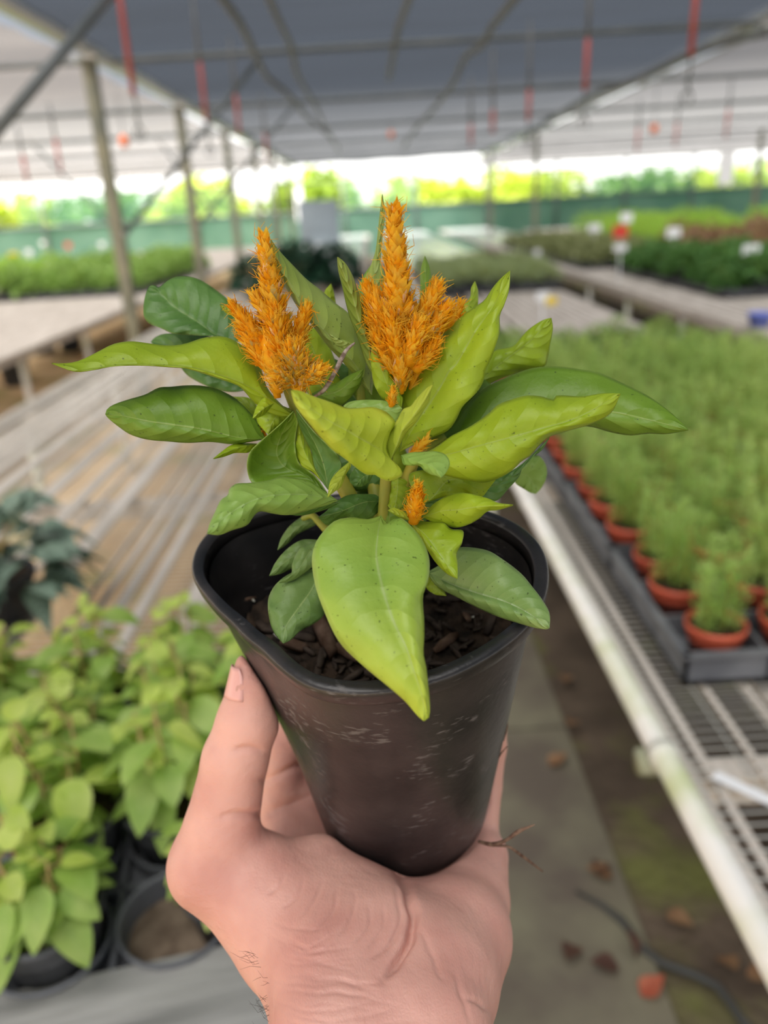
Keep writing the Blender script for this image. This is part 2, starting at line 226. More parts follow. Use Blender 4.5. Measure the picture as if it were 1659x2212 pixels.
LEAVES = [
 ('od',(262, 268, 272),(4, -4),2,'520,739 521,713 509,681 496,652 464,625 432,605 406,598 379,599 361,608 343,622 334,617 325,618 319,625','520,739 467,725 432,699 376,662 345,633 319,625','520,739 485,729 469,726 432,725 390,722 369,719 347,709 323,699 312,686 310,668 313,644 319,625'),
 ('br',(248, 238, 228),(8, 3),3,'633,899 579,842 562,791 546,763 522,746 495,731 471,727 438,731 397,744 360,747 319,742 282,738 245,744 211,761 168,781 134,786 112,785','633,899 573,856 519,827 471,810 421,796 377,791 303,788 242,791 201,798 161,801 112,785','633,899 603,899 573,886 549,869 532,849 517,834 468,816 404,796 370,793 303,789 242,791 201,799 161,802 112,785'),
 ('md',(252, 243, 246),(5, 5),2.5,'573,948 559,916 535,886 505,859 471,842 438,834 404,833 370,836 343,838 316,852 276,864 245,875 232,884 228,895','573,948 522,947 438,928 387,920 319,910 269,899 228,895','573,948 539,954 505,959 454,954 404,956 363,953 319,949 282,938 259,923 235,904 228,895'),
 ('od',(274, 280, 285),(2, -4),2,'541,840 512,766 485,739 443,725 390,721 353,722 334,730 326,739','541,840 459,792 379,752 326,739','541,840 506,847 472,843 440,831 406,811 379,782 347,760 326,739'),
 ('br',(258, 262, 265),(1, -1),1,'586,943 562,889 539,861 502,857','586,943 549,896 525,869 502,857','586,943 552,916 525,883 502,857'),
 ('br',(243, 238, 236),(3, 3),0.5,'591,871 573,859 556,876 546,904','591,871 569,883 546,904','591,871 573,893 559,901 546,904'),
 ('br',(250, 249, 247),(2, 2),1,'632,887 606,876 584,876 563,889 555,908 569,928 579,938','632,887 606,892 590,910 579,938','632,887 619,913 595,928 579,938'),
 ('md',(246, 252, 239),(-6, -4),-2,'706,1064 659,1046 606,1038 574,1043 545,1043 534,1011 539,979 558,958 606,916 634,888','706,1064 659,1030 616,1009 598,979 608,940 634,888','706,1064 685,1034 664,1015 647,1003 638,971 639,940 643,908 634,888'),
 ('od',(243, 242, 238),(-3, 4),-1,'709,1058 722,1026 737,1009 731,987 714,966 685,940 659,910 640,884','709,1058 701,1009 685,966 664,926 640,884','709,1058 696,1040 680,1009 673,974 656,940 644,908 640,884'),
 ('br',(246, 247, 244),(2, 2),0.5,'699,1043 675,1020 651,1005 638,974 641,934 645,905','699,1043 680,1016 659,979 648,940 645,905','699,1043 685,1019 672,977 659,942 651,918 645,905'),
 ('gr',(241, 222, 212),(7, 4),3,'729,1081 712,1070 691,1055 672,1043 640,1034 606,1031 579,1039 539,1044 510,1046 495,1058 493,1070 478,1080 465,1107 454,1131 448,1153','729,1081 672,1070 627,1068 579,1072 539,1085 500,1107 468,1133 448,1153','729,1081 706,1091 685,1096 645,1108 619,1112 592,1109 561,1104 547,1115 534,1133 500,1145 473,1155 448,1153'),
 ('od',(242, 238, 234),(2, 2),0.5,'734,1085 699,1088 659,1099 622,1111','734,1085 696,1093 659,1104 622,1111','734,1085 712,1097 672,1109 648,1113 622,1111'),
 ('br',(254, 247, 240),(2, 2),0.5,'555,959 526,958 500,962 478,977 461,991','555,959 521,965 489,977 461,991','555,959 537,977 508,978 484,986 461,991'),
 ('yl',(234, 212, 204),(14, 3),3,'847,996 835,969 844,935 853,913 841,896 827,887 803,880 769,883 749,882 716,870 680,858 663,851 643,844 629,843','847,996 817,970 781,949 745,928 708,908 672,884 648,865 629,843','847,996 865,1013 869,1027 856,1034 841,1039 822,1033 810,1025 793,1025 769,1010 745,990 716,969 692,942 668,913 648,889 636,870 629,843'),
 ('gr',(242, 239, 236),(2, 2),1,'745,881 742,877 757,868 793,864 829,866 860,875 869,883','745,881 793,880 829,887 869,883','745,881 793,901 829,916 853,916 869,883'),
 ('yl',(234, 226, 219),(6, 4),1,'842,997 830,957 841,935 860,904 872,884 887,878 897,865 921,840 935,831','842,997 856,964 870,928 889,904 913,870 935,831','842,997 860,966 877,935 901,908 916,884 927,865 928,855 935,831'),
 ('md',(256, 252, 247),(2, 2),1.5,'663,857 694,841 725,829 756,810 785,798','663,857 725,847 762,822 785,798','663,857 698,870 737,875 762,853 777,833 785,798'),
 ('lb',(255, 242, 232),(4, 9),2.5,'803,853 774,820 737,777 711,750 688,720 663,687 647,669 627,636 608,603 594,572 583,546 585,518','803,853 766,787 721,738 694,708 661,669 627,613 604,572 585,518','803,853 807,787 782,716 750,675 725,656 696,630 661,603 629,570 608,548 585,518'),
 ('lb',(248, 238, 230),(5, 3),1,'811,816 793,787 772,726 756,685 748,656 741,623 731,582 729,555','811,816 797,751 776,691 762,640 745,597 729,555','811,816 805,787 805,746 801,718 793,685 782,654 768,615 760,593 745,568 729,555'),
 ('br',(243, 238, 235),(2, 2),0.8,'866,885 850,884 827,863 809,832 804,808 801,771 806,738','866,885 845,850 825,800 806,738','866,885 870,860 866,855 856,828 844,800 827,767 806,738'),
 ('br',(275, 272, 270),(1, 1),0.5,'715,685 700,660 701,631 715,613','715,685 713,654 715,613','715,685 725,664 720,628 715,613'),
 ('lb',(255, 252, 248),(1, 1),0.5,'803,725 784,690 786,650 790,605 803,570 812,540 820,470 826,420','803,725 800,660 808,600 817,540 823,470 826,420','803,725 815,700 826,650 832,600 830,590 822,567 825,520 831,460 826,420'),
 ('md',(262, 262, 262),(1, 1),0.3,'800,660 778,650 774,625 785,598 805,568','800,660 785,620 805,568','800,660 800,620 805,568'),
 ('md',(264, 262, 260),(2, 2),1,'922,725 905,690 908,630 909,585 918,553','922,725 920,650 918,553','922,725 936,690 938,640 928,580 918,553'),
 ('br',(264, 262, 262),(2, 2),1,'1009,714 989,695 997,664 1016,642 1018,623 1026,608','1009,714 1009,668 1023,632 1026,608','1009,714 1028,705 1032,656 1032,628 1026,608'),
 ('br',(248, 240, 234),(7, -3),3,'863,977 866,922 869,881 865,854 869,832 891,806 912,772 929,758 953,726 975,707 992,688 1009,676 1033,659 1047,649 1064,623 1081,603 1102,585','863,977 900,912 932,866 956,828 970,801 985,787 1028,714 1069,656 1102,585','863,977 900,958 936,944 968,929 985,907 999,878 1030,847 1045,820 1048,801 1062,772 1069,750 1079,717 1079,681 1088,661 1100,623 1102,585'),
 ('br',(262, 262, 260),(3, 3),1.5,'1006,861 1033,801 1068,759 1096,752 1112,746 1129,726 1146,709 1175,691 1191,687','1006,861 1021,849 1057,806 1105,767 1153,729 1191,687','1006,861 1045,837 1081,818 1129,802 1176,791 1183,772 1187,748 1194,709 1191,687'),
 ('md',(250, 248, 238),(6, 6),3,'899,996 956,942 987,907 1007,876 1045,840 1091,817 1145,797 1192,792 1246,797 1296,807 1331,822 1365,838 1408,861 1454,896 1487,929','899,996 995,965 1091,927 1207,896 1315,890 1400,907 1487,929','899,996 1014,973 1091,961 1188,934 1265,920 1323,934 1362,940 1400,936 1439,937 1487,929'),
 ('br',(240, 226, 222),(6, 4),3,'887,990 937,969 976,942 1014,923 1053,896 1076,875 1107,863 1138,855 1169,857 1196,864 1203,855 1257,857 1304,850 1340,851','887,990 968,981 1026,965 1099,946 1169,927 1246,903 1340,851','887,990 902,1004 937,1019 972,1029 1007,1037 1045,1042 1076,1033 1107,1015 1126,996 1145,984 1161,965 1188,942 1227,930 1277,915 1319,892 1340,851'),
 ('od',(250, 252, 252),(1, 1),1.5,'906,1089 937,1065 976,1050 1064,1035 1126,1004 1187,945','906,1089 922,1085 1053,1054 1115,1023 1187,945','906,1089 1014,1081 1070,1082 1099,1054 1122,1027 1130,1001 1169,973 1187,945'),
 ('br',(243, 243, 240),(2, 2),1,'910,1091 883,1027 937,1015 972,1027 1014,1037 1070,1037','910,1091 937,1073 968,1038 1022,1035 1070,1037','910,1091 929,1082 976,1069 1007,1067 1041,1072 1053,1059 1070,1037'),
 ('br',(238, 226, 216),(4, 5),1.5,'914,1116 937,1089 968,1071 991,1065 1014,1067 1053,1077 1076,1087 1108,1091','914,1116 937,1109 956,1103 991,1101 1014,1097 1053,1093 1108,1091','914,1116 933,1127 953,1131 983,1139 1010,1133 1034,1120 1053,1104 1076,1101 1108,1091'),
 ('gr',(275, 285, 288),(0, 0),1,'1107,1027 1122,1011 1138,994 1161,984 1177,1000 1181,1027 1169,1054 1157,1067','1107,1027 1138,1027 1153,1050 1157,1067','1107,1027 1115,1045 1130,1055 1145,1064 1157,1067'),
 ('gr',(233, 222, 214),(4, 3),1,'867,984 889,978 913,977 942,976 962,983 971,998 966,1017 954,1032','867,984 897,997 933,1007 954,1032','867,984 872,1003 889,1005 906,1005 918,1017 933,1025 945,1028 954,1032'),
 ('fr',(237, 208, 200),(5, 5),3,'823,1114 795,1122 759,1118 727,1124 707,1139 683,1171 675,1199 675,1227 683,1271 697,1311 719,1362 739,1394 767,1422 799,1450 838,1482 874,1513 902,1545 916,1557','823,1114 817,1151 813,1199 819,1239 835,1299 854,1350 878,1398 898,1458 914,1509 916,1557','823,1114 838,1132 854,1118 868,1120 890,1139 910,1163 924,1195 928,1223 924,1255 913,1287 915,1334 916,1370 914,1410 920,1442 924,1478 928,1529 925,1551 916,1557'),
 ('br',(240, 230, 224),(3, 3),1.5,'883,1124 906,1159 926,1191 942,1215 966,1239 988,1250','883,1124 918,1155 942,1187 962,1215 988,1250','883,1124 918,1127 958,1130 974,1143 1000,1147 998,1171 986,1195 988,1219 988,1250'),
 ('ol',(258, 243, 229),(4, 3),2.5,'924,1236 958,1215 982,1190 992,1183 1018,1183 1057,1191 1089,1211 1125,1239 1149,1267 1173,1299 1187,1326 1187,1357','924,1236 978,1263 1029,1281 1089,1299 1137,1322 1187,1357','924,1236 938,1259 958,1275 990,1291 1037,1315 1077,1332 1125,1347 1157,1356 1181,1359 1187,1357'),
 ('br',(262, 261, 260),(1, 1),0.5,'926,1245 920,1267 938,1283 964,1287','926,1245 942,1267 964,1287','926,1245 948,1263 960,1279 964,1287'),
 ('ol',(262, 254, 248),(3, 3),2,'693,1227 663,1231 628,1239 596,1263 580,1295 582,1334 592,1366 612,1390','693,1227 675,1271 644,1315 618,1354 612,1390','693,1227 699,1279 700,1326 679,1346 648,1363 628,1382 612,1390'),
 ('ol',(266, 264, 262),(2, 2),1,'693,1167 652,1167 620,1187 596,1215 582,1244','693,1167 659,1187 620,1211 582,1244','693,1167 691,1199 663,1215 624,1231 604,1240 582,1244'),
 ('ol',(260, 256, 254),(2, 2),1.5,'693,1167 648,1186 632,1219 630,1239 616,1251 603,1259','693,1167 667,1195 644,1231 603,1259','693,1167 693,1211 671,1227 644,1247 620,1257 603,1259'),
 ('ol',(274, 274, 274),(2, 2),1,'693,1126 675,1111 655,1116 628,1135 608,1163 600,1188','693,1126 655,1133 624,1159 600,1188','693,1126 687,1130 671,1139 640,1155 620,1175 600,1188'),
 ('od',(252, 247, 244),(3, 3),1,'823,1083 813,1070 786,1068 752,1070 725,1085 706,1104 688,1118','823,1083 786,1085 738,1104 688,1118','823,1083 815,1107 791,1124 770,1123 749,1116 725,1125 706,1134 688,1118'),
 ('yl',(238, 232, 228),(2, 2),0.7,'755,998 730,1019 714,1040 708,1074','755,998 738,1032 720,1054 708,1074','755,998 758,1006 747,1024 736,1051 722,1062 708,1074'),
 ('od',(240, 240, 238),(2, 2),1,'806,1024 773,1009 760,1019 756,1040 766,1051','806,1024 786,1030 766,1051','806,1024 797,1041 783,1050 766,1051'),
 ('yl',(236, 231, 227),(1, 1),0.5,'895,1127 874,1107 850,1097 838,1102','895,1127 866,1114 838,1102','895,1127 870,1120 854,1112 838,1102'),
 ('br',(246, 247, 246),(2, 2),0.7,'860,1031 834,1041 836,1060 833,1077 841,1097 853,1101','860,1031 858,1065 853,1101','860,1031 887,1044 887,1060 877,1085 865,1098 853,1101'),
 ('br',(262, 264, 262),(2, 2),1.5,'725,885 690,880 650,820 640,740 650,690','725,885 690,790 650,690','725,885 742,870 730,800 700,730 650,690'),
 ('od',(266, 266, 264),(2, 2),1.5,'812,905 750,905 700,855 682,800 690,762','812,905 750,840 690,762','812,905 812,870 790,830 740,785 690,762'),
 ('od',(257, 258, 257),(2, 2),1.5,'838,1030 800,1060 740,1050 700,1000 700,960','838,1030 770,1000 700,960','838,1030 820,970 760,940 700,960'),
 ('md',(262, 262, 262),(2, 2),1.5,'850,900 800,900 760,840 752,780 760,740','850,900 805,820 760,740','850,900 850,850 820,780 760,740'),
 ('od',(262, 262, 260),(2, 2),1.5,'850,1130 800,1130 760,1090 760,1010','850,1130 800,1070 760,1010','850,1130 860,1080 820,1020 760,1010'),
 ('od',(262, 262, 260),(2, 2),1.5,'850,1130 870,1060 900,1010 960,1020','850,1130 910,1070 960,1020','850,1130 910,1130 960,1080 960,1020'),
 ('md',(262, 262, 260),(2, 2),1.5,'700,980 650,960 600,930 580,900','700,980 640,930 580,900','700,980 690,920 640,880 580,900'),
 ('md',(256, 258, 258),(2, 2),1.5,'880,1015 905,930 960,850 1030,815 1085,850','880,1015 960,950 1030,890 1085,850','880,1015 940,1000 1010,970 1060,910 1085,850'),
 ('od',(259, 259, 259),(2, 2),1,'800,1150 800,1100 840,1060 880,1060','800,1150 840,1105 880,1060','800,1150 850,1150 890,1110 880,1060'),
 ('br',(257, 257, 256),(1, 1),1,'862,1065 825,1020 822,960 838,935','862,1065 845,1000 838,935','862,1065 885,1020 870,960 838,935'),
 ('md',(249, 249, 249),(1, 1),0.7,'840,1140 822,1100 835,1050 862,1035','840,1140 845,1090 862,1035','840,1140 880,1110 885,1060 862,1035'),
 ('yl',(252, 250, 248),(1, 1),0.4,'510,678 501,666 491,664 475,658','510,678 491,669 475,658','510,678 504,682 488,676 475,658'),
 ('lb',(241, 239, 238),(1, 1),0.4,'762,744 743,735 727,735 710,720','762,744 735,736 710,720','762,744 750,753 725,744 710,720'),
 ('br',(243, 243, 243),(1, 1),0.4,'831,974 837,959 851,945 865,947','831,974 846,957 865,947','831,974 846,969 860,957 865,947'),
]
# ---------------------------------------------------------------- the greenhouse shell
CE = 2.66                                            # height of the shade cloth
def ground():
    m = bpy.data.materials.new('earth floor'); m.use_nodes = True; n = m.node_tree.nodes; L = m.node_tree.links; b = n['Principled BSDF']
    t = n.new('ShaderNodeTexCoord'); b.inputs['Roughness'].default_value = 0.85
    def nz(s, d=5):
        x = n.new('ShaderNodeTexNoise'); x.inputs['Scale'].default_value = s; x.inputs['Detail'].default_value = d; L.new(t.outputs['Object'], x.inputs[0]); return x.outputs[0]
    def ramp(f, a, bb, c0, c1):
        x = n.new('ShaderNodeValToRGB'); x.color_ramp.elements[0].position = a; x.color_ramp.elements[1].position = bb; x.color_ramp.elements[0].color = (*c0, 1); x.color_ramp.elements[1].color = (*c1, 1); L.new(f, x.inputs[0]); return x.outputs[0]
    # brown near the aisle, dry ochre under the benches to the left
    s = n.new('ShaderNodeSeparateXYZ'); L.new(t.outputs['Object'], s.inputs[0])
    mr = n.new('ShaderNodeMapRange'); mr.inputs[1].default_value = -0.3; mr.inputs[2].default_value = -1.0; L.new(s.outputs[0], mr.inputs[0])
    c1 = ramp(nz(5), 0.35, 0.7, (0.085, 0.06, 0.04), (0.17, 0.125, 0.085)); c2 = ramp(nz(3), 0.35, 0.7, (0.42, 0.27, 0.13), (0.58, 0.42, 0.24))
    mx = n.new('ShaderNodeMixRGB'); L.new(mr.outputs[0], mx.inputs[0]); L.new(c1, mx.inputs[1]); L.new(c2, mx.inputs[2])
    ms = n.new('ShaderNodeMixRGB'); L.new(ramp(nz(2.3, 6), 0.54, 0.66, (0, 0, 0), (0.75, 0.75, 0.75)), ms.inputs[0]); L.new(mx.outputs[0], ms.inputs[1]); ms.inputs[2].default_value = (0.20, 0.22, 0.05, 1)
    L.new(ms.outputs[0], b.inputs['Base Color'])
    bp = n.new('ShaderNodeBump'); bp.inputs['Distance'].default_value = 0.015; L.new(nz(30), bp.inputs['Height']); L.new(bp.outputs[0], b.inputs['Normal'])
    g = MB(); g.box((0, 20, -0.1), (90, 90, 0.2)); tag(g.build('floor', m, smooth=False), kind='structure')
ground()
g = MB()
for k in range(9): g.box((0.19, 0.1+k*1.2, 0.002), (0.62, 1.19, 0.04))
tag(g.build('trim_1', M_concrete, smooth=False), kind='structure')
def cloth_roof(name, x0, x1, y0, y1, m, sag=0.05):
    nx, ny = 24, 120; xs = np.linspace(x0, x1, nx); ys = np.linspace(y0, y1, ny); G = np.zeros((ny, nx, 3))
    for i, y in enumerate(ys):
        for j, x in enumerate(xs):
            u = (x-x0)/(x1-x0); ph = (y-6.45)/2.8
            G[i, j] = (x, y, CE+0.02-sag*abs(math.sin(math.pi*ph))*0.8-sag*math.sin(math.pi*u)**2*0.5+0.012*math.sin(5*x+2.3*y)+0.008*math.sin(11*y+x))
    g = MB(); g.grid(G); return tag(g.build(name, m), kind='structure')
cloth_roof('ceiling', -1.88, 2.93, -2.5, 21.6, cloth_mat('blue grey shade cloth', 0.17, (0.03, 0.034, 0.038), (0.0065, 0.0085, 0.012)))
ml = cloth_mat('pale shade cloth', 0.30, (0.20, 0.18, 0.16), (0.088, 0.078, 0.068), (0.2, 2.5, 1)); mr_ = cloth_mat('greyer shade cloth', 0.24, (0.12, 0.11, 0.10), (0.036, 0.033, 0.031), (0.2, 2.5, 1))
cloth_roof('ceiling_left', -12.0, -2.10, -2.5, 22.5, ml, 0.09)
cloth_roof('ceiling_right', 3.17, 19.0, -2.5, 28.0, mr_, 0.09)
# far wall: teal skirt, rail and a strip of see-through green net
def net_mat():
    m = bpy.data.materials.new('green net'); m.use_nodes = True; n = m.node_tree.nodes; L = m.node_tree.links; b = n['Principled BSDF']
    b.inputs['Base Color'].default_value = (0.16, 0.42, 0.30, 1); b.inputs['Roughness'].default_value = 0.8
    a = n.new('ShaderNodeBsdfTransparent'); t = n.new('ShaderNodeBsdfTranslucent'); t.inputs[0].default_value = (0.12, 0.4, 0.28, 1)
    m1 = n.new('ShaderNodeMixShader'); m1.inputs[0].default_value = 0.4; L.new(b.outputs[0], m1.inputs[1]); L.new(t.outputs[0], m1.inputs[2])
    m2 = n.new('ShaderNodeMixShader'); m2.inputs[0].default_value = 0.62; L.new(m1.outputs[0], m2.inputs[1]); L.new(a.outputs[0], m2.inputs[2]); L.new(m2.outputs[0], n['Material Output'].inputs[0]); return m
M_net = net_mat()
M_skirt = mat('teal skirt cloth', (0.13, 0.25, 0.19), 0.8, 0.2, (0.20, 0.34, 0.26), 1.2, trans=0.5, tcol=(0.06, 0.20, 0.14))
WY = 27.0
def wy(x): return WY+0.10*x                         # the far wall runs a little off square
def wallstrip(name, x0, x1, z0, z1, m, th=0.012):
    g = MB(); n = 40; xs = np.linspace(x0, x1, n); G0 = []; 
    for x in xs: G0.append([(x, wy(x)+0.05*math.sin(3*x), z0), (x, wy(x)+0.05*math.sin(3*x+0.5), z1)])
    g.grid(np.array(G0)); return tag(g.build(name, m), kind='structure')
wallstrip('wall_back', -24, 26, 0.0, 1.5, M_skirt)
wallstrip('wall_back_net_left', -11.0, -4.2, 1.5, 2.36, M_net)
wallstrip('wall_back_net_middle', -0.8, 1.6, 1.5, 2.36, M_net)
wallstrip('wall_back_net_right', 5.7, 26, 1.5, 2.36, M_net)
g = MB(); xs = np.linspace(-24, 26, 30)
g.tube([(x, wy(x)-0.05, 1.5) for x in xs], 0.035, 6)
g.tube([(x, wy(x)-0.05, 2.37) for x in xs], 0.02, 6); tag(g.build('trim_2', M_bar), kind='structure')
g = MB()
for x in np.arange(-22, 26, 2.35): g.tube([(x, wy(x)-0.1, 0), (x, wy(x)-0.1, 2.7)], 0.045, 8)
tag(g.build('trim_3', M_bar), kind='structure')
# roof steel
YB = [6.45+2.8*k for k in range(6)]
for k, y in enumerate(YB):
    g = MB(); g.tube([(-12, y+0.02, 2.60), (0, y, 2.60), (12, y+0.05, 2.62)], 0.021 if k == 0 else 0.024, 8)
    tag(g.build('roof_crossbar', M_bar, loc=(0, y, 2.6)), '%s grey roof tube crossing under the shade cloth, counted from the camera' % ORD[k], 'tube', 'roof cross tubes')
for nm, x in (('left', -1.92), ('right', 2.97)):
    e = empty('roof_gutter', (x, 10, 2.64), 'shiny metal roof gutter beam along the %s edge of the dark cloth' % nm, 'gutter', 'roof gutters')
    g = MB(); V = []; prof = [(-0.07, 0.05), (-0.055, -0.03), (0.055, -0.03), (0.07, 0.05), (0.062, 0.05), (0.047, -0.022), (-0.047, -0.022), (-0.062, 0.05)]
    G = np.array([[(a, y-10, b) for a, b in prof] for y in np.linspace(-2, 22, 25)]); g.grid(G, wrap=True); g.build('channel', M_steel, e)
    g = MB(); g.tube([(0.10, -12, -0.05), (0.10, 12, -0.05)], 0.014); g.build('rail', M_steel, e)
    for k, y in enumerate(YB): g = MB(); g.box((0, y-10, -0.045), (0.14, 0.10, 0.05)); g.build('bracket', M_steel, e, smooth=False)
for k, y in enumerate([6.15, 8.85, 11.55, 14.25, 16.95, 19.65]):
    e = empty('support_post', (-1.9, y, 0), '%s square metal post from the camera in the left post row' % ORD[k], 'post', 'posts left of the middle bench')
    g = MB(); g.box((0, 0, 1.29), (0.085, 0.085, 2.58)); g.build('shaft', M_post, e, smooth=False)
    g = MB(); g.box((0, 0, 2.57), (0.17, 0.15, 0.025)); g.build('cap_plate', M_steel, e, smooth=False)
    g = MB(); g.tube([(0.05, -0.03, 1.42), (0.05, 0.03, 1.42)], 0.016); g.build('bolt', M_steel, e)
def brace(a, b, r, label):
    g = MB(); g.tube([a, b], r, 10); return tag(g.build('diagonal_brace', M_bar), label, 'brace', 'diagonal roof braces')
a = at(-40, 322, Y=3.2); b = at(262, -40, Y=3.9)
brace(a, b, 0.023, 'thick grey diagonal tube crossing the upper left corner')
brace((-1.86, 6.2, 1.42), at(560, 125, z=2.58), 0.02, 'diagonal tube rising from the nearest post to the cloth')
brace((-1.86, 8.9, 1.45), at(640, 222, z=2.58), 0.018, 'diagonal tube rising from the second post to the cloth')
for k, (sx, sy, ex, ey) in enumerate(((60, 300, 235, 480), (340, 300, 470, 470))):
    brace(at(sx, sy, Y=13+k), at(ex, ey, Y=11.5+k), 0.02, ['pale thin brace far left behind the nearest post', 'faint thin brace beyond the second post'][k])
# wavy cables slung under the cloth
def cable(pts, r, label, name='roof_cable'):
    P = np.array([at(x, y, z=z) for x, y, z in pts]); t = np.linspace(0, len(P)-1, 60); Q = np.stack([np.interp(t, range(len(P)), P[:, i]) for i in range(3)], 1)
    for _ in range(3): Q[1:-1] = (Q[:-2]+2*Q[1:-1]+Q[2:])/4
    g = MB(); g.tube(Q, r, 6); tag(g.build(name, M_cable), label, 'cable', 'cables under the roof cloth')
M_cable = mat('dusty cable', (0.09, 0.095, 0.10), 0.5, 0.5, (0.15, 0.155, 0.16), 9)
cable([(470, -20, 2.5), (520, 50, 2.5), (553, 120, 2.55), (575, 165, 2.55), (625, 205, 2.52), (660, 250, 2.55), (720, 300, 2.56)], 0.024, 'grey hose winding under the cloth left of centre')
cable([(575, -20, 2.5), (600, 40, 2.5), (630, 100, 2.56), (640, 160, 2.52), (680, 225, 2.55), (700, 270, 2.55), (735, 330, 2.56)], 0.02, 'shiny grey cable under the cloth just left of the tall flower')
cable([(1125, -20, 2.5), (1060, 60, 2.55), (1045, 95, 2.52), (1005, 120, 2.55), (985, 170, 2.53), (950, 220, 2.55), (900, 275, 2.56), (870, 320, 2.56)], 0.024, 'twisting grey hose under the cloth right of centre')
cable([(890, -20, 2.55), (860, 60, 2.6), (840, 170, 2.6)], 0.022, 'straight faint cable above the tall flower')
cable([(1659, 70, 2.4), (1590, 84, 2.5), (1480, 120, 2.5), (1380, 170, 2.52), (1290, 200, 2.5), (1200, 250, 2.55), (1130, 300, 2.58)], 0.03, 'dark hose running along the right gutter')
# ceiling hoses with red sleeves
M_sleeve = mat('red sleeve', (0.38, 0.07, 0.055), 0.5, 0.4); M_hook = mat('dark hook', (0.03, 0.035, 0.02), 0.6)
def hose(px, py, zr, rl, r, hook, label):
    p = at(px, py, z=zr); e = empty('hanging_hose', p, label, 'hose', 'hoses hanging from the roof')
    g = MB(); g.tube([(0.004, 0, rl), (0.006, 0, CE-zr-0.02)], r*0.8, 8); g.build('grey_tube', M_cable, e)
    g = MB(); g.tube([(0, 0, 0), (0.002, 0, rl*0.5), (0.004, 0, rl)], r, 8); g.build('red_sleeve', M_sleeve, e)
    if hook:
        g = MB(); g.tube([(0, 0, 0), (0.005, 0, -0.05), (-0.003, 0, -0.09), (0.006, 0, -0.13)], 0.005, 5)
        a = np.linspace(0, 2*np.pi, 14); g.tube(np.stack([0.022*np.sin(a), 0*a, -0.155+0.028*np.cos(a)], 1), 0.004, 5)
        for q in range(10): g.blade(np.array([0, 0, -0.09-0.006*q]), rng.normal(size=3), np.array([0, 0, 1.0]), 0.03, 0.01)
        g.build('chain_hook', M_hook, e)
for i, a in enumerate([(289, 205, 2.02, 0.42, 0.013, 1, 'nearest red-sleeved hose left of centre with a hook'), (446, 262, 2.02, 0.30, 0.012, 1, 'second red-sleeved hose, between the first two posts'), (517, 290, 2.04, 0.25, 0.012, 0, 'third red-sleeved hose above the second post gap'), (577, 345, 2.02, 0.24, 0.013, 0, 'dim red-sleeved hose above the left flower spike'),
        (1492, 122, 2.02, 0.42, 0.013, 1, 'nearest red-sleeved hose at the right with a hook'), (1264, 196, 2.02, 0.24, 0.013, 1, 'red-sleeved hose in front of the right gutter'), (1141, 262, 2.02, 0.20, 0.014, 1, 'red-sleeved hose left of the gutter glints'), (1064, 288, 2.02, 0.17, 0.015, 0, 'red-sleeved hose above the big upright leaf'),
        (1017, 316, 2.02, 0.2, 0.016, 0, 'thin red-sleeved hose just right of the tall flower'), (1567, 300, 2.02, 0.30, 0.014, 0, 'pale red-sleeved hose at the far right'), (1458, 318, 2.02, 0.28, 0.015, 0, 'faint hose right of the orange spot'), (1375, 330, 2.0, 0.3, 0.016, 0, 'faint hose beside the orange spot'), (132, 372, 2.0, 0.3, 0.016, 0, 'faint red hose left of the nearest post'), (60, 395, 2.0, 0.3, 0.02, 0, 'faint red hose near the left picture edge')]):
    hose(*a)
def ball(name, p, r, m, label, cat):
    g = MB(); a = np.linspace(0, np.pi, 9); g.lathe([(r*math.sin(t)+1e-4, r*math.cos(t)) for t in a], n=12); return tag(g.build(name, m, loc=None), label, cat)
M_orange = mat('orange plastic', (0.85, 0.22, 0.08), 0.4)
for (px, py, Y, l) in ((1413, 279, 9, 'orange bulb hanging under the right cloth'), (845, 290, 12, 'dim orange bulb above the tall flower'), (268, 305, 7, 'small orange bulb by the left hook')):
    p = at(px, py, Y=Y); g = MB(); a = np.linspace(0, np.pi, 9); g.lathe([(0.04*math.sin(t)+1e-4, 0.05*math.cos(t)) for t in a], n=12)
    e = empty('hanging_bulb', p, l, 'bulb'); g.build('globe', M_orange, e); g = MB(); g.tube([(0, 0, 0.04), (0, 0, CE-p[2])], 0.004, 4); g.build('cord', M_cable, e)
# thin uprights seen in the distance under the right bay
for k, (x, y) in enumerate(((3.0, 15.0), (3.0, 20.5), (8.2, 13.5), (8.4, 18.0), (12.5, 22.0))):
    g = MB(); g.box((0, 0, 1.3), (0.07, 0.07, 2.6)); tag(g.build('support_post', M_post, smooth=False, loc=None), ['slim post far behind the tall flower', 'farthest slim post in the middle', 'slim post in the right bay', 'second slim post of the right bay', 'slim post near the far right wall corner'][k], 'post').location = (x, y, 0)
g = MB(); g.box((0, 0, 0), (1.0, 0.5, 1.0)); g.box((0, -0.26, 0.1), (0.9, 0.02, 0.6)); p = at(690, 478, Y=21)
tag(g.build('storage_cabinet', mat('blue grey metal', (0.28, 0.33, 0.37), 0.5), smooth=False, loc=None), 'blue grey box standing at the far end of the middle aisle', 'cabinet').location = (p[0], p[1], 1.26)
g = MB(); g.box((0, 0, 0), (0.22, 0.05, 1.0)); p = at(645, 420, Y=26)
tag(g.build('white_board', M_white, smooth=False), 'narrow white upright board at the far wall left of the box', 'board').location = (p[0], p[1], 1.75)
g = MB(); g.box((0, 0, 0), (0.5, 0.05, 1.0)); p = at(1568, 370, Y=27.5)
tag(g.build('white_board', M_white, smooth=False), 'white upright panel at the far wall on the right', 'board').location = (p[0], p[1], 2.1)
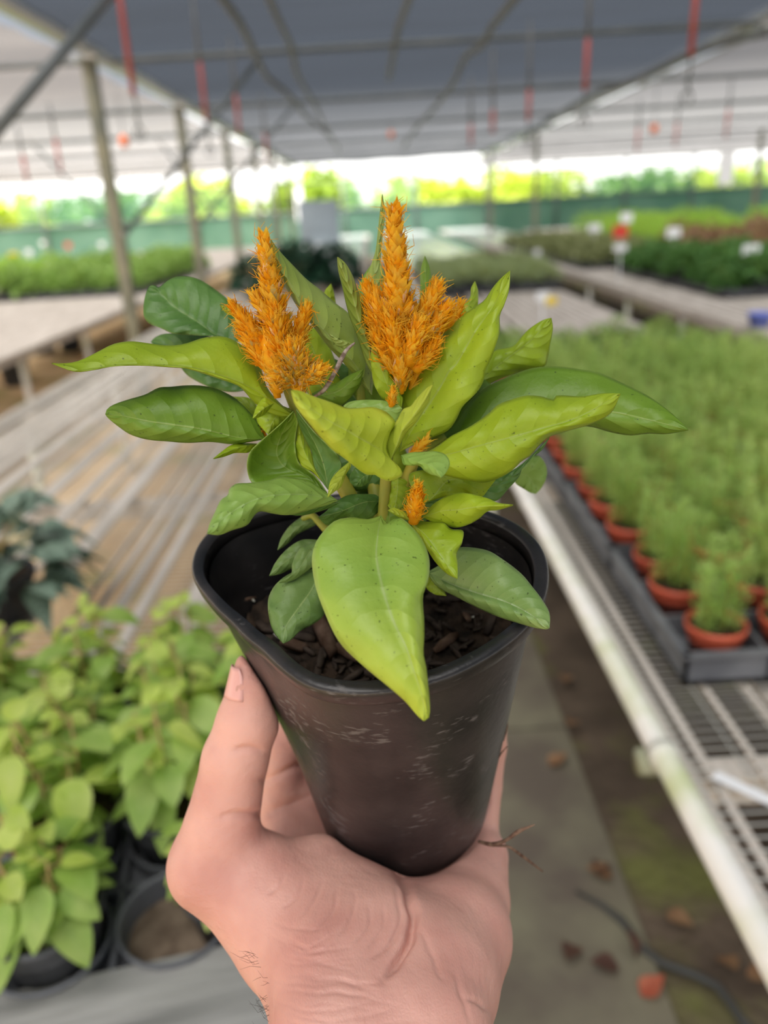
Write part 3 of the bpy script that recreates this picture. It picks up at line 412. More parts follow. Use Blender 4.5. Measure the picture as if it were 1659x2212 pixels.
# trees outside
M_tree = [mat('sunlit tree leaves', c, 0.6, 0.3, c2, 0.9, trans=0.4, tcol=c2) for c, c2 in (((0.20, 0.33, 0.05), (0.48, 0.62, 0.08)), ((0.36, 0.50, 0.06), (0.72, 0.80, 0.14)), ((0.12, 0.24, 0.08), (0.30, 0.48, 0.14)))]
M_trunk = mat('trunk bark', (0.14, 0.11, 0.08), 0.9)
def tree_mesh(seed, m):
    r = np.random.default_rng(seed); g = MB()
    for _ in range(1500):
        d = nrm(r.normal(size=3)); k = r.uniform(0.5, 1)*(1+0.25*math.sin(4*d[0]+seed)*math.cos(3*d[2]))
        p = d*np.array([3.0, 1.6, 1.35])*k; g.blade(p+[0, 0, 1.15], nrm(d+r.normal(size=3)*0.6), np.array([0, 0, 1.0]), 0.7, 0.5, 0.3, 0.2, 0, 2)
    return g
trees = []
for k in range(3):
    e = empty('tree', (0, 60, 0), 'x', 'tree', 'trees outside the far wall')
    tree_mesh(k, 0).build('crown', M_tree[k], e); g = MB(); g.tube([(0, 0, -0.2), (0.1, 0, 0.6), (0, 0.1, 1.4)], [0.2, 0.15, 0.1]); g.build('trunk', M_trunk, e); trees.append(e)
bpy.context.view_layer.update()
tp = [(-24, 33, 1), (-19.5, 36, 0), (-15, 32, 1), (-11, 34, 2), (-6.5, 32, 1), (-2.2, 33, 0), (2.6, 33, 1), (6.8, 35, 1), (11, 34, 2), (15.5, 36, 1), (20, 35, 2), (25, 37, 0), (30, 38, 2)]
nm = ['far left edge', 'left edge beyond the white glints', 'left of the nearest post', 'just right of the nearest post', 'behind the second post', 'behind the grey box', 'behind the tall flower', 'right of the tall flower', 'above the big upright leaf', 'behind the orange bulb', 'left of the white panel', 'behind the white panel', 'far right edge']
first = {}
for (x, y, k), d in zip(tp, nm):
    lab = ('yellow green tree' if k == 1 else 'green tree')+' outside the far wall, '+d
    if k not in first: first[k] = 1; trees[k].location = (x, y, 0.05); trees[k]['label'] = lab
    else: dup(trees[k], (x, y, 0.05), rnd.uniform(0, 6), rnd.uniform(0.85, 1.1), lab)
# ---------------------------------------------------------------- benches
M_clamp = mat('mossy clamp', (0.36, 0.38, 0.26), 0.6, 0.3, (0.55, 0.56, 0.45), 30)
def bench(x0, x1, y0, y1, label, slats, wires, wstep=0.021, pipe=False, legs=True, z=0.75):
    e = empty('greenhouse_bench', ((x0+x1)/2, y0, 0), label, 'bench', 'slatted growing benches'); ox, oy = (x0+x1)/2, y0
    g = MB()
    for (a, b, dz) in slats: g.box(((a+b)/2-ox, (y1-y0)/2, z-0.012+dz), (b-a, y1-y0, 0.008))
    g.build('slatted_top', M_wood, e, smooth=False)
    g = MB()
    for y in np.arange(y0+0.01, wires, wstep): g.box((0, y-oy, z-0.0035), (x1-x0, 0.0016, 0.0016))
    for x in np.arange(x0+0.02, x1, 0.075): g.box((x-ox, (wires-y0)/2, z-0.006), (0.0016, wires-y0, 0.0016))
    g.build('wire_mesh', M_wire, e, smooth=False)
    if pipe:
        g = MB(); g.tube([(x0-ox, 0, z-0.018), (x0-ox, y1-y0, z-0.018)], 0.0185, 14); g.build('edge_pipe', M_pipe, e)
        g = MB(); g.tube([(x0-ox-0.022, 0.50, z-0.062), (x0-ox+0.02, 0.50, z-0.062)], 0.021, 12); g.build('pipe_clamp', M_clamp, e)
        for yy in (0.46, 1.5): g = MB(); g.tube([(x0-ox, yy-0.012, z-0.018), (x0-ox, yy+0.012, z-0.018)], 0.0215, 14); g.build('pipe_collar', M_pipe, e)
    else:
        g = MB(); g.box((x0-ox+0.01, (y1-y0)/2, z-0.045), (0.025, y1-y0, 0.06)); g.build('edge_board', M_wood, e, smooth=False)
    g = MB(); g.box((x1-ox-0.01, (y1-y0)/2, z-0.045), (0.025, y1-y0, 0.06)); g.build('edge_board', M_wood, e, smooth=False)
    for y in np.arange(y0+0.45, y1, 1.25): g = MB(); g.box((0, y-oy, z-0.065), (x1-x0-0.03, 0.04, 0.05)); g.build('cross_beam', M_wood, e, smooth=False)
    if legs:
        for y in np.arange(y0+(2.4 if pipe else 0.45), min(y1, y0+6), 1.25):
            for x in (x0+0.03, x1-0.04): g = MB(); g.tube([(x-ox, y-oy, 0), (x-ox, y-oy, z-0.05)], 0.022, 10); g.build('leg', M_pipe, e)
    return e
M_wire = mat('mesh wire', (0.55, 0.55, 0.52), 0.5, 0.4, (0.66, 0.65, 0.6), 9, metal=0.2)
sl = []; x = -1.64
r2 = random.Random(3)
while x < -0.12:
    w_ = r2.choice([0.008, 0.012, 0.02, 0.034, 0.045]); sl.append((x, min(x+w_, -0.09), 0)); x += w_+r2.choice([0.03, 0.045, 0.06, 0.08])
bench(-1.66, -0.08, 0.50, 26, 'long middle bench of weathered slats and wire mesh left of the aisle', sl, 7.5)
sl = [(0.40, 0.412, 0), (0.425, 0.437, 0.002), (0.50, 0.509, 0), (0.565, 0.574, 0), (0.60, 0.66, -0.02), (0.70, 0.709, 0), (0.80, 0.86, 0)]+[(0.9+0.06*k, 0.945+0.06*k, 0) for k in range(12)]
bench(0.385, 1.65, 0.45, 26, 'long bench right of the aisle with a pale pipe along its edge', sl, 3.4, pipe=True)
bench(2.15, 3.6, 2.6, 26, 'bench in the right middle distance carrying dark green plants', [(2.17+0.09*k, 2.24+0.09*k, 0) for k in range(16)], 2.7, legs=True)
bench(4.1, 6.2, 4, 22, 'third bench to the right with reddish and grassy plants', [(4.12+0.1*k, 4.2+0.1*k, 0) for k in range(21)], 4.1, legs=False)
bench(-4.3, -2.40, 3.6, 21, 'wooden slatted bench beyond the posts on the left', [(-4.28+0.075*k, -4.222+0.075*k, 0) for k in range(25)], 3.7)
bench(-7.2, -4.95, 6, 22, 'far left bench with plants and tags', [(-7.18+0.1*k, -7.1+0.1*k, 0) for k in range(22)], 6.1, legs=False)
TR = 0.19
def turn(x, y):
    a, b = x+0.181, y-0.635; return -0.151+a*math.cos(TR)-b*math.sin(TR), 0.580+a*math.sin(TR)+b*math.cos(TR)
p = turn(-0.475, 0.583); g = MB(); g.box((0, 0, 0), (0.66, 0.15, 0.026)); o = tag(g.build('end_board', M_wood2, smooth=False), 'grey weathered board across the near end of the middle bench', 'board'); o.location = (p[0], p[1], 0.766); o.rotation_euler = (0, 0, TR)
M_sheet = mat('white glare liner', (0.88, 0.88, 0.85), 0.15, 0.8, (0.75, 0.76, 0.72), 1.5)  # added sheets whose glossy white colour stands for bright light on the far benches
for (x0, x1, y0, y1, l) in ((-1.6, -0.2, 9.6, 25.5, 'white liner added for the glare on the middle bench behind the dark shrubs'), (0.42, 1.6, 10.2, 25.5, 'white liner added for the glare on the right bench behind the grey green bed'), (2.2, 3.5, 15.2, 25.5, 'white liner added for the glare at the far end of the second right bench')):
    g = MB(); g.box(((x0+x1)/2, (y0+y1)/2, 0.753), (x1-x0, y1-y0, 0.006)); tag(g.build('glare_liner', M_sheet, smooth=False), l, 'liner', 'added glare liners')
# ---------------------------------------------------------------- trays and pots
def pot_profile(r, h, t=0.003):
    return [(0.001, 0.002), (r*0.72, 0.002), (r*0.93, h-0.014), (r, h-0.014), (r*1.01, h), (r*0.95, h), (r*0.93, h-0.02), (r*0.9, h-0.03)]
def tray(x0, x1, y0, y1, z, h, m, label, group, cells=None, name='carry_tray'):
    g = MB(); cx, cy = (x0+x1)/2, (y0+y1)/2; W, D = x1-x0, y1-y0; t = 0.006
    g.box((0, 0, 0.003), (W, D, 0.006))
    for sx in (-1, 1): g.box((sx*(W/2-t/2), 0, h/2), (t, D, h)); g.box((sx*(W/2+0.001), 0, h), (0.014, D+0.012, 0.006))
    for sy in (-1, 1): g.box((0, sy*(D/2-t/2), h/2), (W, t, h)); g.box((0, sy*(D/2+0.001), h), (W+0.012, 0.014, 0.006))
    if cells:
        nx, ny = cells
        for k in range(1, nx): g.box((-W/2+W*k/nx, 0, h*0.45), (0.006, D, h*0.9))
        for k in range(1, ny): g.box((0, -D/2+D*k/ny, h*0.45), (W, 0.006, h*0.9))
    o = g.build(name, m, smooth=False); o.location = (cx, cy, z); return tag(o, label, 'tray', group)
Z = 0.752
UP = np.array([0, 0, 1.0])
def feathery(seed, H_=0.15, R_=0.055, cols=9, n=130, L=(0.008, 0.016)):
    r = np.random.default_rng(seed); g = MB()
    for c in range(cols):
        a = c*2.4+r.uniform(-.3, .3); rr = R_*0.62*math.sqrt((c+0.3)/cols); b = np.array([rr*math.cos(a), rr*math.sin(a), 0]); top = b*1.45+np.array([0, 0, H_*r.uniform(0.72, 1.0)])
        g.tube([b, (b+top)/2+r.normal(size=3)*0.002, top], [0.0016, 0.0014, 0.0008], 4, 1)
        for k in range(n):
            t = r.uniform(0.06, 1.0); p = b+(top-b)*t; d = np.array([math.cos(k*2.4), math.sin(k*2.4), r.uniform(0.3, 1.3)])
            sp_ = 0.016*math.sin(math.pi*min(t*0.9+0.12, 1))+0.003
            g.blade(p+d*[1, 1, 0.2]*sp_*r.uniform(0.2, 1), d, UP, r.uniform(*L), 0.0055, 0.15, 0.1, 0, 2)
    return g
M_feath = [mat('feathery leaves', (0.40, 0.56, 0.14), 0.55, 0.3, (0.64, 0.78, 0.32), 25, trans=0.5, tcol=(0.74, 0.92, 0.34)), mat('feathery leaves', (0.32, 0.50, 0.12), 0.55, 0.3, (0.56, 0.72, 0.28), 25, trans=0.5, tcol=(0.64, 0.85, 0.28))]
def potted(name, g, fm, pm, r, h, fz=None, soilm=None, label='x', cat='plant', group=None):
    e = empty(name, (0, 0, 0), label, cat, group)
    q = MB(); q.lathe(pot_profile(r, h)); q.build('pot', pm, e)
    q = MB(); q.lathe([(0.001, h-0.012), (r*0.5, h-0.010), (r*0.92, h-0.014)]); q.build('soil', soilm or M_soil, e)
    f = g.build('foliage', fm, e); f.location = (0, 0, h-0.015); return e
def place(temps, used, k, loc, rz, s, label, group):
    e = temps[k]
    if k not in used: used.add(k); e.location = tuple(loc); e.rotation_euler = (0, 0, rz); e.scale = (s,)*3; e['label'] = label; e['group'] = group; return e
    return dup(e, loc, rz, s, label, group)
def park(temps, used):
    for k, e in enumerate(temps):
        if k not in used:
            for c in list(e.children): bpy.data.objects.remove(c)
            bpy.data.objects.remove(e)
T = [potted('potted_feathery_plant', feathery(k, 0.185, 0.060, 9, 210, (0.008, 0.015)), [M_feath[k % 2], M_stem], M_redpot, 0.054, 0.072) for k in range(4)]; U = set()
bpy.context.view_layer.update()
XS = [0.537, 0.672, 0.807, 0.942, 1.10, 1.235, 1.37, 1.505]; YS = [1.125+0.14*k for k in range(15)]
for i, x in enumerate(XS):
    for j, y in enumerate(YS):
        if not (inview((x, y, 0.80), 60) or inview((x, y, 0.95), 30)): continue
        if i == 0 and j in (3,): pass
        s = rnd.uniform(0.86, 1.06)*(0.72 if (i == 0 and j == 0) else 1)
        place(T, U, rnd.randrange(4), (x+rnd.uniform(-.006, .006), y+rnd.uniform(-.006, .006), Z+0.008), rnd.uniform(0, 6), s if s > 0.8 else 0.92,
              'feathery green plant in red pot, %s row back, %s in from the aisle' % (ORD[j], ORD[i]), 'feathery plants in red pots')
park(T, U)
k = 0
for a, b in ((0.466, 1.012), (1.03, 1.576)):
    for j in range(5):
        y0 = 1.052+0.42*j
        if inview(((a+b)/2, y0, Z), 300): tray(a, b, y0, y0+0.412, Z, 0.055, M_traygrey, 'dusty grey tray of red pots, %s from the front, %s the aisle edge' % (ORD[j], 'at' if a < 1 else 'away from'), 'trays under the red pots', (4, 3)); k += 1
# ferny dark seedlings behind the red pots
def bushy(seed, H_, R_, n, L, W, upw=0.5, seg=3, stems=5, droop=0.35):
    r = np.random.default_rng(seed); g = MB()
    for c in range(stems):
        a = c*2.4; t = np.array([R_*0.5*math.cos(a), R_*0.5*math.sin(a), H_*0.7]); g.tube([(0, 0, 0), t*[0.3, 0.3, 0.5], t], [0.003, 0.0025, 0.0015], 4, 1)
    for k in range(n):
        d = nrm(r.normal(size=3)*[1, 1, 0.8]); d[2] = abs(d[2]); q = r.uniform(0.45, 1.0)**0.6
        p = d*np.array([R_, R_, H_])*q*0.85; o = nrm(d*[1, 1, 0.4]+r.normal(size=3)*0.35+[0, 0, upw*0.4])
        s = r.uniform(0.7, 1.2); g.blade(p, o, UP+r.normal(size=3)*0.3, L*s, W*s, droop, 0.15, 0, seg, 0.6)
    return g
M_dk = mat('deep green leaves', (0.055, 0.15, 0.04), 0.5, 0.4, (0.13, 0.28, 0.07), 18, trans=0.3, tcol=(0.2, 0.4, 0.08))
M_mg = mat('mid green leaves', (0.18, 0.34, 0.06), 0.5, 0.4, (0.42, 0.58, 0.18), 14, trans=0.35, tcol=(0.35, 0.55, 0.1))
M_pg = mat('pale grey green leaves', (0.34, 0.43, 0.20), 0.6, 0.3, (0.54, 0.60, 0.34), 14, trans=0.35, tcol=(0.4, 0.5, 0.2))
M_sh = mat('glossy shrub leaves', (0.015, 0.055, 0.03), 0.35, 0.5, (0.04, 0.11, 0.06), 8)
M_gr = mat('grassy leaves', (0.28, 0.48, 0.06), 0.5, 0.3, (0.45, 0.66, 0.12), 8, trans=0.45, tcol=(0.5, 0.75, 0.1))
M_br = mat('bronze leaves', (0.22, 0.13, 0.08), 0.6, 0.3, (0.42, 0.28, 0.17), 8, trans=0.3, tcol=(0.45, 0.25, 0.12))
M_ol = mat('olive leaves', (0.22, 0.25, 0.11), 0.6, 0.3, (0.42, 0.44, 0.22), 8, trans=0.3, tcol=(0.35, 0.4, 0.15))
def bed(temp_g, fm, pm, pr, ph, xs, ys, label, group, name, trayl=None, tm=None, sc_=(0.72, 1.25), tdx=None):
    T = [potted(name, gg, fm, pm, pr, ph) for gg in temp_g]; U = set(); bpy.context.view_layer.update(); n = 0
    for j, y in enumerate(ys):
        for i, x in enumerate(xs):
            if not inview((x, y, 0.9), 20): continue
            place(T, U, rnd.randrange(len(T)), (x+rnd.uniform(-.02, .02), y+rnd.uniform(-.02, .02), Z+0.006), rnd.uniform(0, 6), rnd.uniform(*sc_), label % (ORD[j], ORD[i]), group); n += 1
    park(T, U)
    if trayl:
        dx = xs[1]-xs[0]; dy = ys[1]-ys[0]
        for j in range(0, len(ys), 2): tray(xs[0]-dx/2, xs[-1]+dx/2, ys[j]-dy/2, ys[min(j+1, len(ys)-1)]+dy/2-0.02, Z, ph*0.62, tm or M_black, trayl % ORD[j//2], group+' trays')
    return n
bed([bushy(20+k, 0.10, 0.075, 260, 0.022, 0.007, 0.8) for k in range(2)], [M_mg, M_stem], M_black, 0.05, 0.06, [0.56+0.135*k for k in range(8)], [3.36+0.14*k for k in range(6)],
    'low ferny plant in black pot behind the red pots, %s row back, %s in', 'ferny plants behind the red pots', 'potted_fern_seedling', 'black tray of ferny plants, %s from the red pots')
bed([bushy(24+k, 0.16, 0.14, 260, 0.05, 0.014, 1.2) for k in range(2)], [M_pg, M_stem], M_black, 0.07, 0.09, [0.60+0.19*k for k in range(6)], [7.1+0.22*k for k in range(9)],
    'pale grey green plant in the middle distance, %s row back, %s from left', 'pale grey green plants on the right bench', 'potted_pale_plant', 'black tray of pale plants, %s from the front')
bed([bushy(28+k, 0.20, 0.15, 220, 0.075, 0.04) for k in range(2)], [M_dk, M_stem], M_black, 0.07, 0.09, [2.65+0.22*k for k in range(5)], [5.9+0.3*k for k in range(9)],
    'dark leafy plant on the second right bench, %s row back, %s from left', 'dark plants on the second right bench', 'potted_leafy_plant', 'black tray of dark leafy plants, %s from the front')
bed([bushy(32+k, 0.17, 0.19, 160, 0.08, 0.04) for k in range(2)], [M_ol, M_stem], M_black, 0.08, 0.08, [2.45+0.3*k for k in range(4)], [9.0+0.4*k for k in range(14)],
    'olive plant farther along the second right bench, %s row back, %s from left', 'olive plants on the second right bench', 'potted_olive_plant', 'black tray of olive plants, %s from the front')
bed([bushy(36+k, 0.26, 0.2, 160, 0.10, 0.04) for k in range(2)], [M_br, M_stem], M_black, 0.09, 0.1, [4.35+0.36*k for k in range(5)], [8.6+0.4*k for k in range(8)],
    'bronze leaved plant on the third right bench, %s row back, %s from left', 'bronze plants on the third right bench', 'potted_bronze_plant')
bed([bushy(40+k, 0.34, 0.22, 240, 0.16, 0.014, 1.6, droop=0.5) for k in range(2)], [M_gr, M_stem], M_black, 0.09, 0.1, [4.3+0.4*k for k in range(5)], [12.1+0.42*k for k in range(11)],
    'bright grassy plant on the third right bench, %s row back, %s from left', 'grassy plants on the third right bench', 'potted_grassy_plant')
bed([bushy(44+k, 0.27, 0.19, 240, 0.09, 0.05) for k in range(3)], [M_mg, M_stem], M_black, 0.08, 0.09, [-4.15+0.28*k for k in range(6)], [9.1+0.33*k for k in range(12)],
    'leafy green plant on the left bench, %s row back, %s from left', 'leafy plants on the left bench', 'potted_leafy_plant', 'black tray on the left bench, %s from the front')
bed([bushy(48+k, 0.22, 0.24, 160, 0.12, 0.05) for k in range(2)], [M_gr, M_stem], M_black, 0.09, 0.1, [-7.0+0.42*k for k in range(5)], [9.5+0.5*k for k in range(9)],
    'bright leafy plant on the far left bench, %s row back, %s from left', 'plants on the far left bench', 'potted_bright_plant')
# dark shrubs on the middle bench
T = [potted('potted_shrub', bushy(60+k, 0.50, 0.36, 900, 0.10, 0.055, 0.3), [M_sh, M_stem], M_black, 0.11, 0.13) for k in range(2)]; U = set(); bpy.context.view_layer.update()
for k, (x, y, s, l) in enumerate([(-1.15, 7.7, 0.75, 'left of the three front dark glossy shrubs on the middle bench'), (-0.72, 7.8, 0.95, 'tallest dark glossy shrub on the middle bench, between two others'), (-0.38, 7.9, 0.85, 'right of the three front dark glossy shrubs, nearest the aisle'), (-0.9, 8.6, 0.8, 'dark glossy shrub hidden in the second row of the group')]):
    place(T, U, k % 2, (x, y, Z), k, s, l, 'dark shrubs on the middle bench')
# small round black pots standing empty beyond the pale bed
E0 = empty('nursery_pot', (0, 0, 0), 'x', 'pot', 'empty black pots'); q = MB(); q.lathe(pot_profile(0.09, 0.14)); q.build('wall', M_black, E0); q = MB(); q.lathe([(0.001, 0.02), (0.08, 0.021)]); q.build('floor_disc', M_black, E0)
bpy.context.view_layer.update(); n = 0
for j in range(3):
    for i in range(6):
        l = 'empty black pot behind the pale bed, %s row, %s from left' % (ORD[j], ORD[i]); p = (0.56+0.2*i, 9.3+0.22*j, Z)
        if n == 0: E0.location = p; E0['label'] = l
        else: dup(E0, p, 0, 1, l)
        n += 1
# name tags on stakes
def stake(px, py, z, label, m=None, w_=0.10, h_=0.06, zt=1.02, yel=False):
    p = at(px, py, z=zt); on = any(a < p[0] < b for a, b in ((-7.2, -4.95), (-4.3, -2.4), (-1.66, -.08), (.385, 1.65), (2.15, 3.6), (4.1, 6.2))) and p[1] > 3.6; zb = 0 if on else Z
    e = empty('plant_sign', (p[0], p[1], Z), label, 'sign', 'plant signs on stakes')
    g = MB(); g.box((0, 0, (zt-Z-zb)/2), (0.012, 0.006, zt-Z+zb)); g.build('stake', M_white, e, smooth=False)
    g = MB(); g.box((0, -0.005, zt-Z), (w_, 0.004, h_)); g.build('card', m or M_white, e, smooth=False)
    if yel: g = MB(); g.box((0.055, -0.01, zt-Z-0.03), (0.07, 0.004, 0.05)); g.build('yellow_label', M_yellow, e, smooth=False)
stake(1172, 640, 0, 'white sign with a yellow label on the bench behind the upright leaf', w_=0.085, h_=0.06, zt=0.92, yel=True)
stake(1160, 545, 0, 'small faint white sign in the pale bed', w_=0.07, zt=0.98)
stake(1340, 535, 0, 'white sign among the dark plants below the red marker', w_=0.12, zt=1.05)
stake(1455, 502, 0, 'white sign in front of the bronze plants', w_=0.15, h_=0.1, zt=1.08)
stake(1622, 540, 0, 'white sign near the right picture edge', w_=0.13, h_=0.08, zt=1.05)
stake(1284, 492, 0, 'distant white sign left of the red marker', w_=0.18, h_=0.1, zt=1.08)
stake(1353, 470, 0, 'distant white sign above the red marker', w_=0.16, h_=0.12, zt=1.2)
stake(1340, 500, 0, 'red round marker sign on the right beds', M_red, 0.16, 0.13, 1.12)
stake(30, 555, 0, 'yellow sign on the far left bed', M_yellow, 0.17, 0.17, 1.0)
stake(147, 530, 0, 'red marker sign on the left bed', M_red, 0.14, 0.12, 1.08)
for k, (px, py) in enumerate(((122, 508), (92, 525), (220, 528), (62, 545))): stake(px, py, 0, ['white', 'second white', 'third white', 'fourth white'][k]+' sign card above the left bed', w_=0.13, h_=0.1, zt=1.08)
g = MB(); g.lathe([(0.001, 0), (0.05, 0), (0.07, 0.07), (0.075, 0.07)]); p = at(1640, 700, z=0.76)
tag(g.build('small_bucket', M_blue), 'small blue cup on the second right bench at the picture edge', 'cup').location = (p[0], p[1], Z)
# ---------------------------------------------------------------- seedlings at the lower left
M_seed = [leaf_mat('seedling leaf', (0.27, 0.45, 0.08), (0.47, 0.61, 0.18), (0.52, 0.70, 0.09), 0.4, 7, (0.45, 0.6, 0.25), 0.5),
          leaf_mat('young seedling leaf', (0.46, 0.62, 0.09), (0.68, 0.77, 0.24), (0.68, 0.82, 0.12), 0.45, 7, (0.6, 0.7, 0.3), 0.5)]
M_sst = mat('reddish seedling stem', (0.36, 0.20, 0.10), 0.5, 0.3, (0.40, 0.36, 0.12), 60)
def seedling(seed, h=0.12, nst=4):
    r = np.random.default_rng(seed); g = MB()
    for c in range(nst):
        a = c*6.28/nst+r.uniform(-.4, .4); b = np.array([0.018*math.cos(a), 0.018*math.sin(a), 0]); top = np.array([0.030*math.cos(a), 0.030*math.sin(a), h*r.uniform(0.6, 1.15)])
        g.tube([b, b*0.4+top*0.5+r.normal(size=3)*0.004, top], [0.0022, 0.002, 0.0014], 6, 2)
        for k in range(8):
            t = 0.3+0.7*(k/7); p = b+(top-b)*t; an = a+k*2.3+r.uniform(-.5, .5); d = np.array([math.cos(an), math.sin(an), r.uniform(-0.5, 0.4)+(0.8 if k == 7 else 0)])
            L = (0.046 if k < 6 else 0.032)*r.uniform(0.85, 1.25)
            q = p+nrm(d)*0.012; g.tube([p, q], 0.0008, 4, 2)
            g.blade(q, d, UP+r.normal(size=3)*0.25, L, L*0.72, r.uniform(0.2, 0.8), 0.18, 1 if k > 5 or r.random() < 0.25 else 0, 9, 0.8, 0.7)
    return g
T = [potted('potted_seedling', seedling(70+k, 0.13, 6), [M_seed[0], M_seed[1], M_sst], M_black, 0.062, 0.085) for k in range(4)]; U = set(); bpy.context.view_layer.update()
cellx = [-0.665, -0.535, -0.405, -0.275, -0.150]; celly = [0.700, 0.830, 0.960, 1.090]
nm2 = ['front row', 'second row', 'third row', 'back row']; nx_ = ['leftmost', 'second from left', 'third from left', 'fourth from left', 'nearest the hand']
for j, y in enumerate(celly):
    for i, x in enumerate(cellx):
        if (i, j) in ((3, 0),): continue
        qx, qy = turn(x-(0.070 if (i, j) == (4, 0) else 0), y)
        if not inview((qx, qy, 0.88), 120): continue
        place(T, U, (i+2*j) % 4, (qx, qy, Z+0.006), rnd.uniform(0, 6), rnd.uniform(0.92, 1.1) if (i, j) != (4, 0) else 0.75, 'light green oval-leaved seedling pot, %s, %s' % (nm2[j], nx_[i]), 'oval-leaved seedlings at lower left')
park(T, U)
g = MB(); W_, D_ = 0.65, 0.52; cx, cy = -0.4075, 0.90
g.box((0, 0, 0.002), (W_, D_, 0.003))
for k in range(6): g.box((-W_/2+k*W_/5, 0, 0.012), (0.006, D_, 0.02))
for k in range(5): g.box((0, -D_/2+k*D_/4, 0.012), (W_, 0.006, 0.02))
for i in range(5):
    for j in range(4): g.lathe([(0.058, 0.004), (0.060, 0.034), (0.063, 0.036), (0.064, 0.032)], (-W_/2+(i+.5)*W_/5, -D_/2+(j+.5)*D_/4, 0), 24)
o = tag(g.build('carry_tray', M_traygrey, smooth=False), 'dark carry tray with round cells under the oval-leaved seedlings', 'tray'); o.location = (*turn(cx, cy), Z); o.rotation_euler = (0, 0, TR); tr_ = o
g = MB(); g.lathe([(0.001, 0.009), (0.03, 0.010), (0.056, 0.006)]); q = g.build('cell_soil', mat('spilled brown soil', (0.10, 0.07, 0.05), 0.9, 0.2, (0.20, 0.15, 0.11), 60), tr_); q.location = (-W_/2+3.5*W_/5, -D_/2+0.5*D_/4, 0)
# silver veined plant at the left edge
def silver_mat():
    m = leaf_mat('silver veined leaf', (0.10, 0.17, 0.12), (0.24, 0.33, 0.25), (0.1, 0.2, 0.1), 0.15, 9, (0.40, 0.48, 0.40), 0.45); return m
M_sil = silver_mat()
for n_ in M_sil.node_tree.nodes:
    if n_.type == 'MATH' and n_.operation == 'MULTIPLY' and not n_.inputs[1].is_linked and abs(n_.inputs[1].default_value-0.10) < 1e-6: n_.inputs[1].default_value = 0.9
    if n_.type == 'MATH' and n_.operation == 'MULTIPLY' and not n_.inputs[1].is_linked and abs(n_.inputs[1].default_value-17) < 1e-6: n_.inputs[1].default_value = 4.5
e = potted('potted_silver_plant', bushy(90, 0.20, 0.17, 130, 0.095, 0.055, 0.2, 7, 6, 0.5), [M_sil, M_sst], M_black, 0.075, 0.10, label='dark bushy plant with silver veined leaves at the left picture edge', cat='plant')
e.location = tuple(at(15, 1330, z=Z)); 
# ---------------------------------------------------------------- things on the ground
g = MB(); pts = [at(x, y, z=0.03) for x, y in ((1245, 1925), (1300, 1955), (1345, 1990), (1385, 2045), (1430, 2080), (1500, 2105), (1550, 2130), (1580, 2170), (1600, 2200), (1650, 2260))]
g.tube(pts, [0.004, 0.006]+[0.009]*8, 8); tag(g.build('drip_hose', mat('grey green hose', (0.06, 0.06, 0.055), 0.6)), 'thin dark hose lying across the concrete path at lower right', 'hose')
M_dead = [mat('dead leaf', c, 0.7, 0.3, c2, 30, trans=0.2, tcol=c2) for c, c2 in (((0.24, 0.12, 0.06), (0.36, 0.22, 0.12)), ((0.10, 0.05, 0.04), (0.16, 0.09, 0.06)), ((0.42, 0.09, 0.05), (0.5, 0.16, 0.09)))]
dl = [(1225, 1462, 0, 'tan dead leaf on the path below the pot rim'), (1240, 1560, 0, 'curled tan leaf on the path under the bench pipe'), (1185, 1655, 0, 'pinkish dead leaf right of the pot bottom'), (1300, 1865, 1, 'dark brown leaf on the path edge'), (1322, 1895, 0, 'light brown leaf beside the dark brown leaf'), (1440, 1975, 0, 'orange brown leaf under the bench right of the path'), (1385, 2155, 2, 'red leaf at the bottom right of the path'), (1335, 2090, 1, 'clump of dark dead leaves left of the hose'), (1375, 2070, 1, 'dark crumpled leaf beside the hose'), (1560, 2070, 0, 'large tan leaf at the right beyond the hose'), (1610, 2105, 0, 'wrinkled tan leaf next to the right picture edge'), (1240, 2045, 1, 'small brown leaf on the path right of the wrist'), (1480, 1660, 0, 'faint leaf on the soil behind the bench leg')]
for px, py, k, l in dl:
    p = at(px, py, z=0.03); g = MB(); r = np.random.default_rng(px)
    g.blade(np.array([0, 0, 0.004]), r.normal(size=3)*[1, 1, 0.15]+[0, 0, 0.15], UP, 0.06, 0.045, -0.25, 0.5, 0, 6, 0.6)
    tag(g.build('dead_leaf', M_dead[k]), l, 'leaf', 'dead leaves on the ground').location = tuple(p)
g = MB(); g.box((0, 0, 0), (0.018, 0.11, 0.0015)); p = at(1632, 1715, z=0.757); o = tag(g.build('plant_label', M_white, smooth=False), 'white plastic label lying on the wire mesh at the right edge', 'label'); o.location = tuple(p); o.rotation_euler = (0, 0, 0.75)
# stored black pots under the left bench
for k, (px, py) in enumerate(((95, 740), (150, 733), (30, 800))):
    p = at(px, py, z=0.15); e = empty('stored_pot', (p[0], p[1], 0), '%s dark pot on the ground under the left bench' % ['larger', 'second', 'nearest'][k], 'pot', 'pots under the left bench')
    q = MB(); q.lathe(pot_profile(0.16, 0.26)); q.build('wall', M_black, e); q = MB(); q.lathe([(0.001, 0.22), (0.14, 0.221)]); q.build('soil', M_soil, e)
